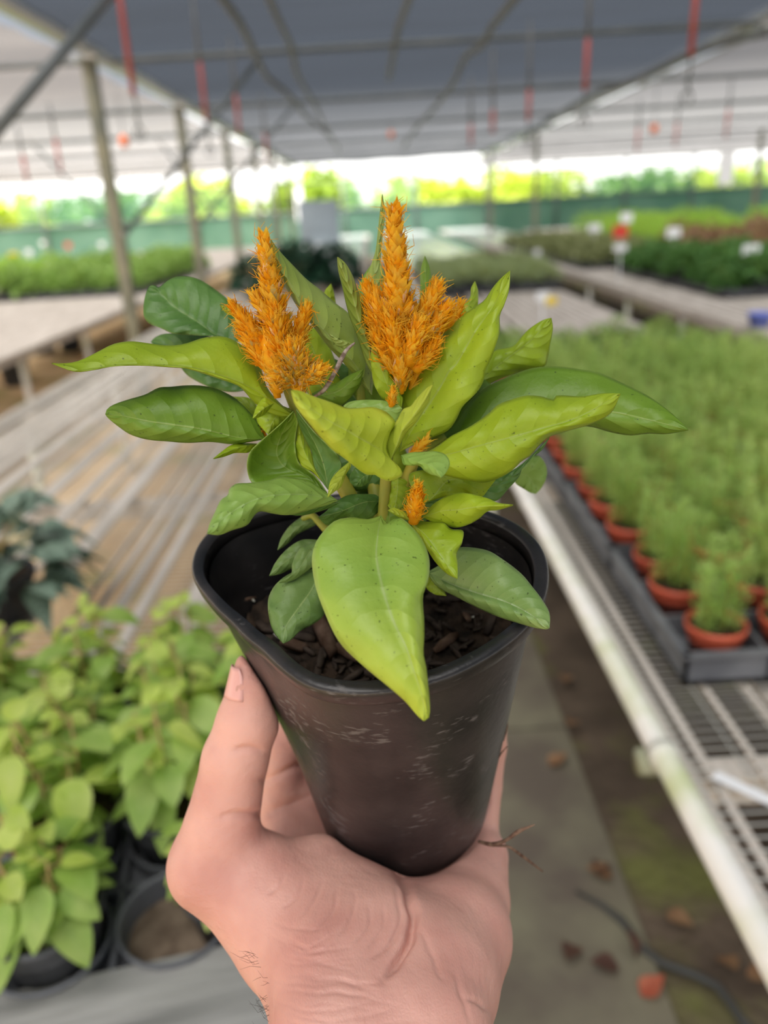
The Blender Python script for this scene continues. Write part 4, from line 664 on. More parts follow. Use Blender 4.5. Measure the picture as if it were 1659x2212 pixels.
# ---------------------------------------------------------------- the hero pot
PC = at(800, 1270, 0.262)
PN = nrm([-0.06, -0.27, 1.0]); P1 = nrm(np.cross([0, 1.0, 0], PN)); P2 = np.cross(PN, P1)
PH = 0.128
out = [(412, 1212), (410, 1240), (425, 1262), (443, 1280), (500, 1338), (566, 1398), (607, 1440), (665, 1480), (737, 1495), (834, 1493), (925, 1474), (1027, 1432), (1099, 1386), (1152, 1338), (1178, 1290), (1187, 1240), (1183, 1205), (1167, 1169), (1123, 1130), (1048, 1098), (960, 1074), (850, 1062), (700, 1068), (560, 1095), (480, 1122), (446, 1145), (419, 1183)]
pl = []
for q in out:
    r = ray(*q); t = (PC-EYE).dot(PN)/r.dot(PN); P = EYE+t*r-PC; pl.append((math.atan2(P.dot(P2), P.dot(P1)), math.hypot(P.dot(P1), P.dot(P2))))
pl.sort(); _a = np.array([p[0] for p in pl]); _r = np.array([p[1] for p in pl])
_aa = np.concatenate([_a-2*np.pi, _a, _a+2*np.pi]); _rr = np.concatenate([_r]*3)
NT = 192; TH = np.linspace(-np.pi, np.pi, NT, endpoint=False)
RHO = np.interp(TH, _aa, _rr)
for _ in range(10): RHO = (np.roll(RHO, 1)+2*RHO+np.roll(RHO, -1))/4
def rho(th): return np.interp(th, np.concatenate([TH, [np.pi]]), np.concatenate([RHO, RHO[:1]]))
RB = 0.0362
def wallr(th, h, off=0.0035):
    k = np.clip(h/PH, 0, 1); k2 = k**1.08
    return (rho(th)-off)*(1-k2)+RB*k2
def ringp(rad, h): return PC-h*PN+rad[:, None]*(np.cos(TH)[:, None]*P1+np.sin(TH)[:, None]*P2)
def pot_mat():
    m = mat('black pot plastic', (0.012, 0.012, 0.013), 0.36, 0.5, (0.035, 0.03, 0.03), 40, 0.00015, 300); n = m.node_tree.nodes; L = m.node_tree.links; b = n['Principled BSDF']
    t = n['Texture Coordinate']; nz = n.new('ShaderNodeTexNoise'); nz.inputs['Scale'].default_value = 420; nz.inputs['Detail'].default_value = 6
    mp = n.new('ShaderNodeMapping'); mp.inputs['Scale'].default_value = (0.5, 0.5, 1.6); L.new(t.outputs['Object'], mp.inputs[0]); L.new(mp.outputs[0], nz.inputs[0])
    n2 = n.new('ShaderNodeTexNoise'); n2.inputs['Scale'].default_value = 45; L.new(t.outputs['Object'], n2.inputs[0])
    mu = n.new('ShaderNodeMath'); mu.operation = 'MULTIPLY'; L.new(nz.outputs[0], mu.inputs[0]); L.new(n2.outputs[0], mu.inputs[1])
    r = n.new('ShaderNodeValToRGB'); r.color_ramp.elements[0].position = 0.335; r.color_ramp.elements[1].position = 0.42; r.color_ramp.elements[0].color = (0, 0, 0, 1); r.color_ramp.elements[1].color = (0.35, 0.35, 0.35, 1); L.new(mu.outputs[0], r.inputs[0])
    mx = n.new('ShaderNodeMixRGB'); L.new(r.outputs[0], mx.inputs[0]); old = b.inputs['Base Color'].links[0].from_socket; L.new(old, mx.inputs[1]); mx.inputs[2].default_value = (0.26, 0.24, 0.24, 1); L.new(mx.outputs[0], b.inputs['Base Color'])
    ra = n.new('ShaderNodeMath'); ra.operation = 'MULTIPLY_ADD'; L.new(r.outputs[0], ra.inputs[0]); ra.inputs[1].default_value = 0.6; ra.inputs[2].default_value = 0.34; L.new(ra.outputs[0], b.inputs['Roughness'])
    return m
M_pot = pot_mat(); M_rim = pot_mat()
def wear(m):
    n = m.node_tree.nodes; L = m.node_tree.links; b = n['Principled BSDF']; ge = n.new('ShaderNodeNewGeometry'); z = n.new('ShaderNodeTexNoise'); z.inputs['Scale'].default_value = 180; z.inputs['Detail'].default_value = 6; L.new(n['Texture Coordinate'].outputs['Object'], z.inputs[0])
    a = n.new('ShaderNodeMath'); a.operation = 'MULTIPLY_ADD'; L.new(z.outputs[0], a.inputs[0]); a.inputs[1].default_value = 0.10; L.new(ge.outputs['Pointiness'], a.inputs[2])
    r = n.new('ShaderNodeValToRGB'); r.color_ramp.elements[0].position = 0.585; r.color_ramp.elements[1].position = 0.66; r.color_ramp.elements[0].color = (0, 0, 0, 1); r.color_ramp.elements[1].color = (0.6, 0.6, 0.6, 1); L.new(a.outputs[0], r.inputs[0])
    mx = n.new('ShaderNodeMixRGB'); L.new(r.outputs[0], mx.inputs[0]); L.new(b.inputs['Base Color'].links[0].from_socket, mx.inputs[1]); mx.inputs[2].default_value = (0.30, 0.30, 0.32, 1); L.new(mx.outputs[0], b.inputs['Base Color'])
wear(M_rim)
hero = empty('potted_celosia', tuple(PC-PH*PN), 'orange plume celosia with lime green leaves in a black pot held in a hand', 'potted plant')
HL = np.array(hero.location)
g = MB(); notch = np.exp(-((TH-math.radians(-158))/0.10)**4)*0.0
_ta = [math.atan2(q_.dot(P2), q_.dot(P1)) for q_ in [(EYE+ray(*s_)*((PC-EYE).dot(PN)/ray(*s_).dot(PN))-PC) for s_ in ((443, 1272), (572, 1388))]]; NB = 0.0014/(1+np.exp(-(TH-_ta[0])*90))/(1+np.exp((TH-_ta[1])*90))
rings = [ringp(rho(TH)-0.0052, 0.0012), ringp(rho(TH)-0.0046, 0.0), ringp(rho(TH)-0.0012, 0.0), ringp(rho(TH)-0.0002, 0.0008), ringp(rho(TH)+NB*0.2, 0.0016), ringp(rho(TH)+NB, 0.0024), ringp(rho(TH)-0.0006+NB, 0.0062), ringp(rho(TH)-0.0010, 0.0070), ringp(rho(TH)-0.0032, 0.0073), ringp(rho(TH)-0.0052, 0.0066), ringp(rho(TH)-0.0054, 0.0030), ringp(rho(TH)-0.0052, 0.0012)]
g.grid(np.array(rings), wrap=True); g.build('rim', M_rim, hero, loc=HL).location = (0, 0, 0)
g = MB(); hs = np.linspace(0.006, PH-0.004, 26)
rs = [ringp(wallr(TH, h), h) for h in hs]+[ringp(wallr(TH, PH)-0.0006, PH-0.0015), ringp(wallr(TH, PH)-0.003, PH), ringp(wallr(TH, PH)*0.3, PH-0.001)]
rs += [ringp(wallr(TH, PH)*0.3, PH-0.004), ringp(wallr(TH, PH)-0.004, PH-0.004)]+[ringp(wallr(TH, h)-0.0016, h) for h in hs[::-1]]
g.grid(np.array(rs), wrap=True); o = g.build('pot_body', M_pot, hero, loc=HL); o.location = (0, 0, 0)
# soil with bark chips
SD = 0.036; g = MB(); kk = np.linspace(0.02, 1, 22); r_ = np.random.default_rng(3)
rs = []
for k in kk: rs.append(ringp((wallr(TH, SD)-0.002)*k, SD)+PN*(0.0025*np.sin(9*TH+7*k)*k*np.sin(23*k)+r_.normal(size=NT)*0.0007)[:, None])
g.grid(np.array(rs), wrap=True); g.build('soil', M_soil, hero, loc=HL).location = (0, 0, 0)
def chip(g, c, s, r):
    V = []; d = nrm(r.normal(size=3)*[1, 1, 0.3]); e = nrm(np.cross(d, r.normal(size=3))); f = np.cross(d, e)
    for a in (-1, -0.5, 0.5, 1):
        k = 1-0.45*abs(a)**2
        for b, cc in ((-1, -.4), (-.2, -1), (1, -.3), (.8, .6), (-.5, 1)): V.append(c+d*a*s+e*b*s*0.42*k*r.uniform(.8, 1.2)+f*cc*s*0.25*k)
    g.add(V, [(i*5+j, i*5+(j+1) % 5, (i+1)*5+(j+1) % 5, (i+1)*5+j) for i in range(3) for j in range(5)]+[(4, 3, 2, 1, 0), (15, 16, 17, 18, 19)])
g = MB(); r_ = np.random.default_rng(8)
for k in range(260):
    a = r_.uniform(-np.pi, np.pi); q = math.sqrt(r_.uniform(0, 1))*0.9; rad = float(wallr(a, SD))*q-0.002
    chip(g, PC-SD*PN+rad*(math.cos(a)*P1+math.sin(a)*P2)+PN*r_.uniform(0, 0.003), r_.uniform(0.0015, 0.005), r_)
tag(g.build('soil_crumbs', mat('wet soil crumb', (0.03, 0.02, 0.015), 0.8, 0.3, (0.085, 0.06, 0.045), 150), hero, loc=HL), kind='stuff').location = (0, 0, 0)
for (px, py, s, rz) in ((700, 1375, 0.013, 0), (745, 1420, 0.008, 1), (640, 1405, 0.006, 2), (545, 1305, 0.006, 4), (1010, 1345, 0.005, 5), (965, 1400, 0.006, 6)):
    g = MB(); q = ray(px, py); t = (PC-SD*PN-EYE).dot(PN)/q.dot(PN); chip(g, EYE+t*q+PN*0.003, s, np.random.default_rng(rz+2)); g.build('bark_chip', M_bark, hero, loc=HL).location = (0, 0, 0)
M_perl = mat('perlite grain', (0.62, 0.6, 0.52), 0.8)
for (px, py) in ((527, 1292), (551, 1312), (1022, 1349), (890, 1450), (1085, 1345), (602, 1390)):
    g = MB(); q = ray(px, py); t = (PC-SD*PN-EYE).dot(PN)/q.dot(PN); chip(g, EYE+t*q+PN*0.004, 0.0016, np.random.default_rng(px)); g.build('perlite_grain', M_perl, hero, loc=HL).location = (0, 0, 0)
# ---------------------------------------------------------------- leaves of the hero plant
LM = {'br': leaf_mat('lime leaf', (0.28, 0.41, 0.014), (0.44, 0.57, 0.035), (0.64, 0.78, 0.025), 0.38),
      'yl': leaf_mat('yellow lime leaf', (0.46, 0.57, 0.035), (0.66, 0.75, 0.10), (0.76, 0.85, 0.06), 0.33, vein=(0.62, 0.7, 0.2)),
      'md': leaf_mat('mid green leaf', (0.13, 0.25, 0.015), (0.22, 0.37, 0.04), (0.28, 0.5, 0.04), 0.28),
      'od': leaf_mat('old green leaf', (0.07, 0.17, 0.035), (0.13, 0.27, 0.055), (0.14, 0.34, 0.04), 0.25, vein=(0.3, 0.42, 0.14)),
      'gr': leaf_mat('light green leaf', (0.24, 0.40, 0.08), (0.36, 0.54, 0.12), (0.36, 0.6, 0.07), 0.28, vein=(0.45, 0.6, 0.25)),
      'lb': leaf_mat('leaf underside', (0.26, 0.38, 0.05), (0.40, 0.50, 0.13), (0.40, 0.56, 0.05), 0.3, vein=(0.5, 0.58, 0.25)),
      'ol': leaf_mat('lower leaf', (0.14, 0.26, 0.06), (0.26, 0.38, 0.12), (0.2, 0.38, 0.05), 0.2, vein=(0.42, 0.5, 0.28)),
      'fr': leaf_mat('front leaf', (0.25, 0.42, 0.065), (0.40, 0.56, 0.10), (0.50, 0.72, 0.06), 0.3, vein=(0.5, 0.6, 0.25), tipc=(0.66, 0.74, 0.05))}
for k_, a_ in (('br', ((0.27, 0.40, 0.013), (0.41, 0.54, 0.032), (0.62, 0.75, 0.025))), ('yl', ((0.38, 0.49, 0.03), (0.55, 0.64, 0.08), (0.68, 0.76, 0.05))), ('md', ((0.13, 0.25, 0.015), (0.22, 0.37, 0.04), (0.28, 0.5, 0.04))), ('od', ((0.07, 0.17, 0.03), (0.13, 0.27, 0.05), (0.16, 0.34, 0.03))), ('gr', ((0.24, 0.40, 0.08), (0.36, 0.54, 0.12), (0.36, 0.6, 0.07))), ('lb', ((0.26, 0.38, 0.05), (0.40, 0.50, 0.13), (0.40, 0.56, 0.05))), ('ol', ((0.14, 0.26, 0.06), (0.26, 0.38, 0.12), (0.2, 0.38, 0.05)))):
    LM[k_+'_'] = leaf_mat('small '+LM[k_].name, *a_, 0.3, nv=5, vein=(0.45, 0.55, 0.2), vs=0.06, vb=0.0002)
def curve(P, n):
    P = np.array(P, float); d = np.concatenate([[0], np.cumsum(np.linalg.norm(np.diff(P, axis=0), axis=1)+1e-6)]); d /= d[-1]
    t = np.linspace(0, 1, n)
    X = np.stack([np.interp(t, d, P[:, 0]), np.interp(t, d, P[:, 1])], 1)
    # Catmull-Rom through the points
    Q = np.vstack([2*P[0]-P[1], P, 2*P[-1]-P[-2]]); res = []
    for tt in t:
        i = min(int(np.searchsorted(d, tt, side='right'))-1, len(P)-2); i = max(i, 0); u = (tt-d[i])/(d[i+1]-d[i]+1e-9)
        p0, p1, p2, p3 = Q[i], Q[i+1], Q[i+2], Q[i+3]
        l01 = max(np.linalg.norm(p1-p0), 1e-3); l12 = max(np.linalg.norm(p2-p1), 1e-3); l23 = max(np.linalg.norm(p3-p2), 1e-3)
        m1 = (p2-p0)/(l01+l12)*l12; m2 = (p3-p1)/(l12+l23)*l12
        res.append((2*u**3-3*u**2+1)*p1+(u**3-2*u**2+u)*m1+(-2*u**3+3*u**2)*p2+(u**3-u**2)*m2)
    return np.array(res)
def pp(s): return [tuple(map(float, q.split(','))) for q in s.split()]
for idx, (m, d, e, bulge, Ls, Ms, Rs) in enumerate(LEAVES):
    nv = 44; nu = 9; ln = sum(math.hypot(a[0]-b[0], a[1]-b[1]) for a, b in zip(pp(Ms)[1:], pp(Ms)[:-1])); m = m if ln > 230 else m+'_'
    Lc, Mc, Rc = (curve(pp(s), nv) for s in (Ls, Ms, Rs))
    t = np.linspace(0, 1, nv); c0, c1, c2 = [x/1000 for x in d]; D = c0*(1-t)*(1-2*t)+c1*4*t*(1-t)+c2*t*(2*t-1)
    w_ = np.sin(np.pi*np.clip(t, 0, 1))**0.7; G = []; UV = []; r_ = np.random.default_rng(idx)
    f1, f2 = r_.uniform(0, 6, 2); wid = np.minimum(1, (np.linalg.norm(Lc-Rc, axis=1))/70)
    for i in range(nv):
        row = []; uvr = []
        for j in range(2*nu+1):
            u = j/nu-1; a = abs(u); E = Lc[i] if u < 0 else Rc[i]; eo = (e[0] if u < 0 else e[1])/1000
            q = Mc[i]*(1-a)+E*a; s = math.sin(math.pi*a)
            ripple = 0.0011*math.sin(t[i]*21+f1+(2 if u > 0 else 0))*a*a*wid[i]+0.0005*math.sin(t[i]*43+f2)*a**3*wid[i]
            dep = D[i]+eo*w_[i]*a-bulge/1000*s*w_[i]*wid[i]+ripple*w_[i]
            row.append(at(q[0], q[1], dep)); uvr.append(((u+1)/2, t[i]))
        G.append(row); UV.append(uvr)
    g = MB(); g.grid(np.array(G), uv=np.array(UV)); o = g.build('leaf', LM[m], hero, loc=HL); o.location = (0, 0, 0)
    md = o.modifiers.new('thickness', 'SOLIDIFY'); md.thickness = 0.0003; md.offset = 0
def stem(pts, r, m=None, name='stem'):
    P = [at(x, y, d/1000) for x, y, d in pts]; t = np.linspace(0, len(P)-1, 20); P = np.array(P); Q = np.stack([np.interp(t, range(len(P)), P[:, i]) for i in range(3)], 1)
    for _ in range(2): Q[1:-1] = (Q[:-2]+2*Q[1:-1]+Q[2:])/4
    g = MB(); g.tube(Q, np.interp(t, np.linspace(0, len(P)-1, len(r)), r), 10); g.build(name, m or M_stem, hero, loc=HL).location = (0, 0, 0)
stem([(812, 1390, 282), (822, 1250, 262), (828, 1120, 250), (835, 1000, 246), (850, 900, 248), (860, 820, 246)], [0.0028, 0.002, 0.0018, 0.0016])
stem([(822, 1200, 258), (760, 1080, 256), (690, 960, 256), (640, 880, 252), (620, 830, 250)], [0.003, 0.0026, 0.002])
stem([(826, 1140, 256), (800, 1000, 262), (780, 880, 264), (790, 760, 262), (800, 690, 258)], [0.0028, 0.002, 0.0015])
stem([(828, 1120, 252), (870, 1060, 250), (900, 980, 248), (960, 940, 248)], [0.0026, 0.002, 0.0015])
stem([(705, 1145, 265), (675, 1112, 268), (655, 1120, 272)], [0.0014, 0.0012, 0.001])
stem([(800, 1180, 262), (740, 1160, 264), (700, 1140, 265)], [0.0018, 0.0014])
stem([(820, 1250, 258), (760, 1270, 262), (700, 1240, 262)], [0.0018, 0.0014])
stem([(824, 1250, 258), (880, 1260, 260), (925, 1236, 258)], [0.0018, 0.0014])
M_twig = mat('dry twig', (0.13, 0.09, 0.07), 0.8, 0.2, (0.40, 0.34, 0.30), 500, 0.0003, 600)
stem([(678, 857, 240), (700, 845, 238), (722, 808, 237), (735, 780, 237), (748, 755, 238), (766, 741, 239)], [0.0004, 0.0007, 0.0007, 0.0008, 0.0006, 0.0003], M_twig, 'dry_twig')
# ---------------------------------------------------------------- plumes
def petal_mat(name, c1, c2, tc_, tr=0.48):
    return mat(name, c1, 0.5, 0.3, c2, 350, trans=tr, tcol=tc_)
PM = [petal_mat('orange bract', (0.96, 0.40, 0.008), (1.0, 0.57, 0.02), (1.0, 0.62, 0.02)), petal_mat('golden bract', (0.97, 0.58, 0.03), (1.0, 0.72, 0.10), (1.0, 0.70, 0.05)), petal_mat('pale papery bract', (0.95, 0.72, 0.40), (1.0, 0.84, 0.58), (1.0, 0.7, 0.25)), petal_mat('straw bract', (0.55, 0.42, 0.10), (0.70, 0.58, 0.22), (0.6, 0.5, 0.1))]
def spike(parent, base, tip, rprof, n, bl, w_, mix, seed, name='flower_spike', lean=0.40, bow=0, loc=None):
    """bracts set in a spiral round an axis; rprof gives the radius in mm from base to tip"""
    r = np.random.default_rng(seed); A = at(base[0], base[1], base[2]/1000); B = at(tip[0], tip[1], tip[2]/1000); ax = nrm(B-A); L = np.linalg.norm(B-A)
    x = nrm(np.cross(ax, [0.3, 1, 0.2])); y = np.cross(ax, x); g = MB(); rp = np.array(rprof)/1000
    tt = np.linspace(0, 0.94, 10); g.tube([A+(B-A)*q for q in tt], np.interp(tt, np.linspace(0, 1, len(rp)), rp)*0.62, 10, 0)
    for k in range(n):
        t = (k+0.5)/n; t = 1-(1-t)**0.9; rad = float(np.interp(t, np.linspace(0, 1, len(rp)), rp)); a = k*2.39996+r.uniform(-.2, .2)
        ra = math.cos(a)*x+math.sin(a)*y; s = r.uniform(0.75, 1.2)*(0.65+0.35*min(1, rad/0.004)); l = bl/1000*s
        p = A+(B-A)*t*0.97+ra*rad*0.5; d = nrm(ax*(1-0.25*lean)+ra*lean*r.uniform(0.5, 1.3)*(1-0.6*t)+r.normal(size=3)*0.12)
        u = r.random(); pm = 2 if u < mix[2]*(1.2-t) else (1 if u < mix[2]+mix[1] else (3 if u > 1-mix[3]*(1.5-1.5*t) else 0))
        g.blade(p, d, ra, l, w_/1000*s, -0.04, -0.5, pm, 4, 0.75)
        if r.random() < 0.8:
            q = p+d*l*0.3; g.tube([q, q+nrm(d+r.normal(size=3)*0.35)*l*0.55, q+nrm(d+r.normal(size=3)*0.4)*l*r.uniform(0.8, 1.15)], [0.00016, 0.00013, 0.00005], 3, 1 if u < 0.6 else 0, cap=False)
    o = g.build(name, PM, parent, loc=HL); o.location = (0, 0, 0); return o
S0 = (0.6, 0.38, 0.04, 0.02); S1 = (0.3, 0.45, 0.24, 0.03); S2 = (0.1, 0.25, 0.25, 0.9)
fl = spike(hero, (606, 800, 247), (571, 517, 228), [3.5, 5.5, 6.0, 4.8, 3.6, 2.6, 2.0, 1.0], 420, 6.0, 3.0, S1, 1, 'flower_plume')
fl['label'] = 'smaller orange plume on the left'
for k, (b, t, rp, n, mx) in enumerate([((602, 850, 243), (592, 700, 240), [2, 5, 8.5, 8.5, 4.5], 260, (0.5, 0.42, 0.08, 0.1)), ((580, 765, 244), (506, 664, 236), [3.5, 5.2, 4.2, 2.6, 1.2], 190, S0), ((588, 805, 243), (526, 712, 239), [3, 4.0, 3.4, 1.6], 150, S0), ((628, 775, 245), (662, 668, 238), [3.5, 4.2, 3.6, 2.8, 1.3], 150, S0), ((612, 765, 238), (592, 678, 230), [3.4, 4.2, 3.2, 1.6], 140, S0), ((600, 720, 240), (549, 640, 234), [2.5, 3.2, 2.4, 1.2], 80, (0.1, 0.8, 0.15, 0)),
        ((600, 860, 246), (580, 745, 242), [1.8, 3, 3.4, 2], 110, S0), ((640, 835, 238), (632, 752, 230), [2.5, 4.5, 4.8, 3], 220, S2), ((646, 830, 238), (688, 800, 233), [2, 3.8, 2.8], 110, S2), ((640, 830, 236), (600, 812, 230), [2, 3.6, 2.6], 110, S2), ((645, 858, 240), (655, 775, 233), [2, 3.6, 4, 2.6], 90, S2)]):
    spike(fl, b, t, rp, n, 4.8, 1.5, mx, 20+k, 'side_spike', 0.42)
fr = spike(hero, (866, 835, 247), (851, 459, 222), [2.0, 4.2, 6.4, 7.2, 6.2, 5.0, 4.2, 3.4, 2.7, 2.4, 1.3], 620, 6.6, 3.2, S1, 2, 'flower_plume'); fr['label'] = 'taller orange plume right of centre'
for k, (b, t, rp, n, mx) in enumerate([((868, 845, 243), (872, 668, 240), [2, 5, 8.5, 10, 9, 5], 360, (0.5, 0.42, 0.08, 0.05)), ((842, 770, 244), (795, 620, 236), [4, 5.4, 4.8, 3.6, 2.0], 220, S0), ((835, 745, 240), (812, 636, 234), [3, 4, 3.2, 1.4], 130, S0), ((885, 750, 243), (944, 620, 236), [4, 5.4, 4.6, 3.4, 2.0], 220, S0), ((900, 755, 242), (966, 662, 238), [3.4, 4.6, 3.4, 1.5], 150, S0), ((958, 735, 250), (994, 660, 246), [3, 3.2, 2.2, 1.0], 90, S0),
        ((862, 775, 238), (842, 690, 230), [4, 4.8, 3.8, 2], 150, S0), ((880, 785, 238), (905, 700, 230), [4, 4.8, 3.8, 2], 150, S0), ((850, 800, 240), (815, 730, 234), [3.5, 4.2, 3, 1.5], 110, S0), ((895, 800, 240), (940, 745, 236), [3, 4, 3, 1.5], 100, S0), ((866, 850, 243), (862, 760, 236), [1.6, 3.2, 4.6, 4], 120, (0.45, 0.4, 0.08, 0.15)), ((886, 842, 246), (907, 785, 244), [1, 1.8, 1.6, 1], 50, S0)]):
    spike(fr, b, t, rp, n, 5.0, 1.5, mx, 50+k, 'side_spike', 0.42)
s = spike(hero, (893, 1128, 236), (903, 1050, 228), [2.6, 4.0, 3.6, 2.6, 1.2], 150, 3.6, 1.1, S0, 90, 'flower_bud'); s = spike(hero, (846, 878, 238), (849, 842, 234), [1.6, 1.9, 1.5, 0.8], 60, 2.6, 0.9, S0, 91, 'flower_bud')
s = spike(hero, (885, 985, 240), (922, 952, 238), [1.5, 2.2, 1.5], 40, 3.6, 1.6, (0.1, 0.8, 0.1, 0), 92, 'flower_bud'); s = spike(hero, (575, 945, 256), (562, 930, 252), [1, 1.6, 0.8], 24, 2.2, 0.8, S0, 93, 'flower_bud')
s = spike(hero, (845, 985, 238), (838, 950, 236), [1, 1.6, 1], 26, 3, 1.2, S1, 94, 'flower_bud')
# roots poking out of a drainage hole
M_root = mat('dry root', (0.10, 0.05, 0.035), 0.8, 0.2, (0.25, 0.16, 0.11), 300)
stem([(1035, 1818, 300), (1065, 1826, 292), (1095, 1815, 286), (1120, 1795, 282), (1155, 1781, 280)], [0.0006, 0.0009, 0.0006, 0.0008, 0.0002], M_root, 'root')
stem([(1068, 1826, 292), (1100, 1828, 288), (1130, 1850, 300), (1172, 1882, 312)], [0.0005, 0.0005, 0.0006, 0.0003], M_root, 'root')
stem([(1088, 1600, 300), (1096, 1570, 297), (1094, 1540, 300)], [0.0002, 0.0003, 0.0002], M_root, 'root')
stem([(1066, 1655, 300), (1084, 1625, 296), (1096, 1612, 296)], [0.0002, 0.0003, 0.0002], M_root, 'root')
# ---------------------------------------------------------------- the hand
def cs(px, py, d): return np.array([(px-CX)/F*d, -(py-CY)/F*d, -d])      # mm in the camera's frame
def rcone(P, a, b, ra, rb):
    ab = b-a; L2 = ab.dot(ab); t = np.clip(((P-a)@ab)/L2, 0, 1); return np.linalg.norm(P-a-t[..., None]*ab, axis=-1)-(ra+(rb-ra)*t)
def smin(a, b, k): h = np.clip(0.5+0.5*(b-a)/k, 0, 1); return b*(1-h)+a*h-k*h*(1-h)
# (points (px, py, depth mm, radius mm), blend with what came before)
HAND = [
 ([(722, 2600, 215, 25), (722, 2230, 243, 20), (720, 2120, 258, 21)], 8),
 ([(935, 2600, 215, 25), (925, 2230, 243, 19.5), (925, 2120, 262, 21)], 10),
 ([(820, 2400, 232, 23), (820, 2200, 250, 20), (830, 2060, 275, 23), (882, 1985, 304, 16), (882, 1900, 338, 12)], 10),
 ([(730, 2130, 262, 21), (640, 2010, 282, 23), (540, 1910, 293, 20), (458, 1868, 292, 15.5)], 10),       # thumb metacarpal
 ([(770, 2060, 275, 24), (755, 1975, 291, 20), (690, 1895, 303, 16)], 10),                                  # ball of the thumb
 ([(458, 1872, 292, 15.5), (478, 1790, 290, 14), (508, 1640, 288, 12)], 6),
 ([(508, 1640, 288, 12), (535, 1560, 288, 11.6), (546, 1480, 288, 9.2), (545, 1440, 288, 6.6)], 3),
 ([(940, 2120, 268, 22), (985, 2020, 290, 21), (1014, 1945, 308, 16), (1040, 1850, 326, 11.5)], 8),     # heel below the little finger
 ([(620, 1880, 325, 14), (700, 1830, 345, 14), (860, 1840, 362, 14), (1010, 1810, 345, 12)], 8),           # palm under the fingers
 ([(640, 1850, 335, 13), (612, 1760, 348, 11.5)], 8),
 ([(612, 1760, 348, 11), (622, 1610, 352, 9.6)], 4), ([(622, 1610, 352, 9.6), (700, 1500, 350, 8.8), (760, 1450, 342, 7.5)], 1.5),
 ([(655, 1830, 345, 12), (668, 1740, 350, 10.5), (690, 1640, 358, 9)], 4),
 ([(740, 1800, 372, 11), (765, 1600, 385, 9.8)], 4), ([(765, 1600, 385, 9.8), (830, 1480, 378, 9), (880, 1430, 362, 7.6)], 1.5),
 ([(880, 1800, 372, 11), (905, 1610, 380, 9.4)], 4), ([(905, 1610, 380, 9.4), (950, 1500, 370, 8.6), (990, 1460, 352, 7.4)], 1.5),
 ([(1020, 1820, 335, 11), (1042, 1700, 342, 8.6)], 4), ([(1042, 1700, 342, 8.6), (1055, 1610, 340, 8.0), (1062, 1570, 332, 6.8)], 1.5),
]
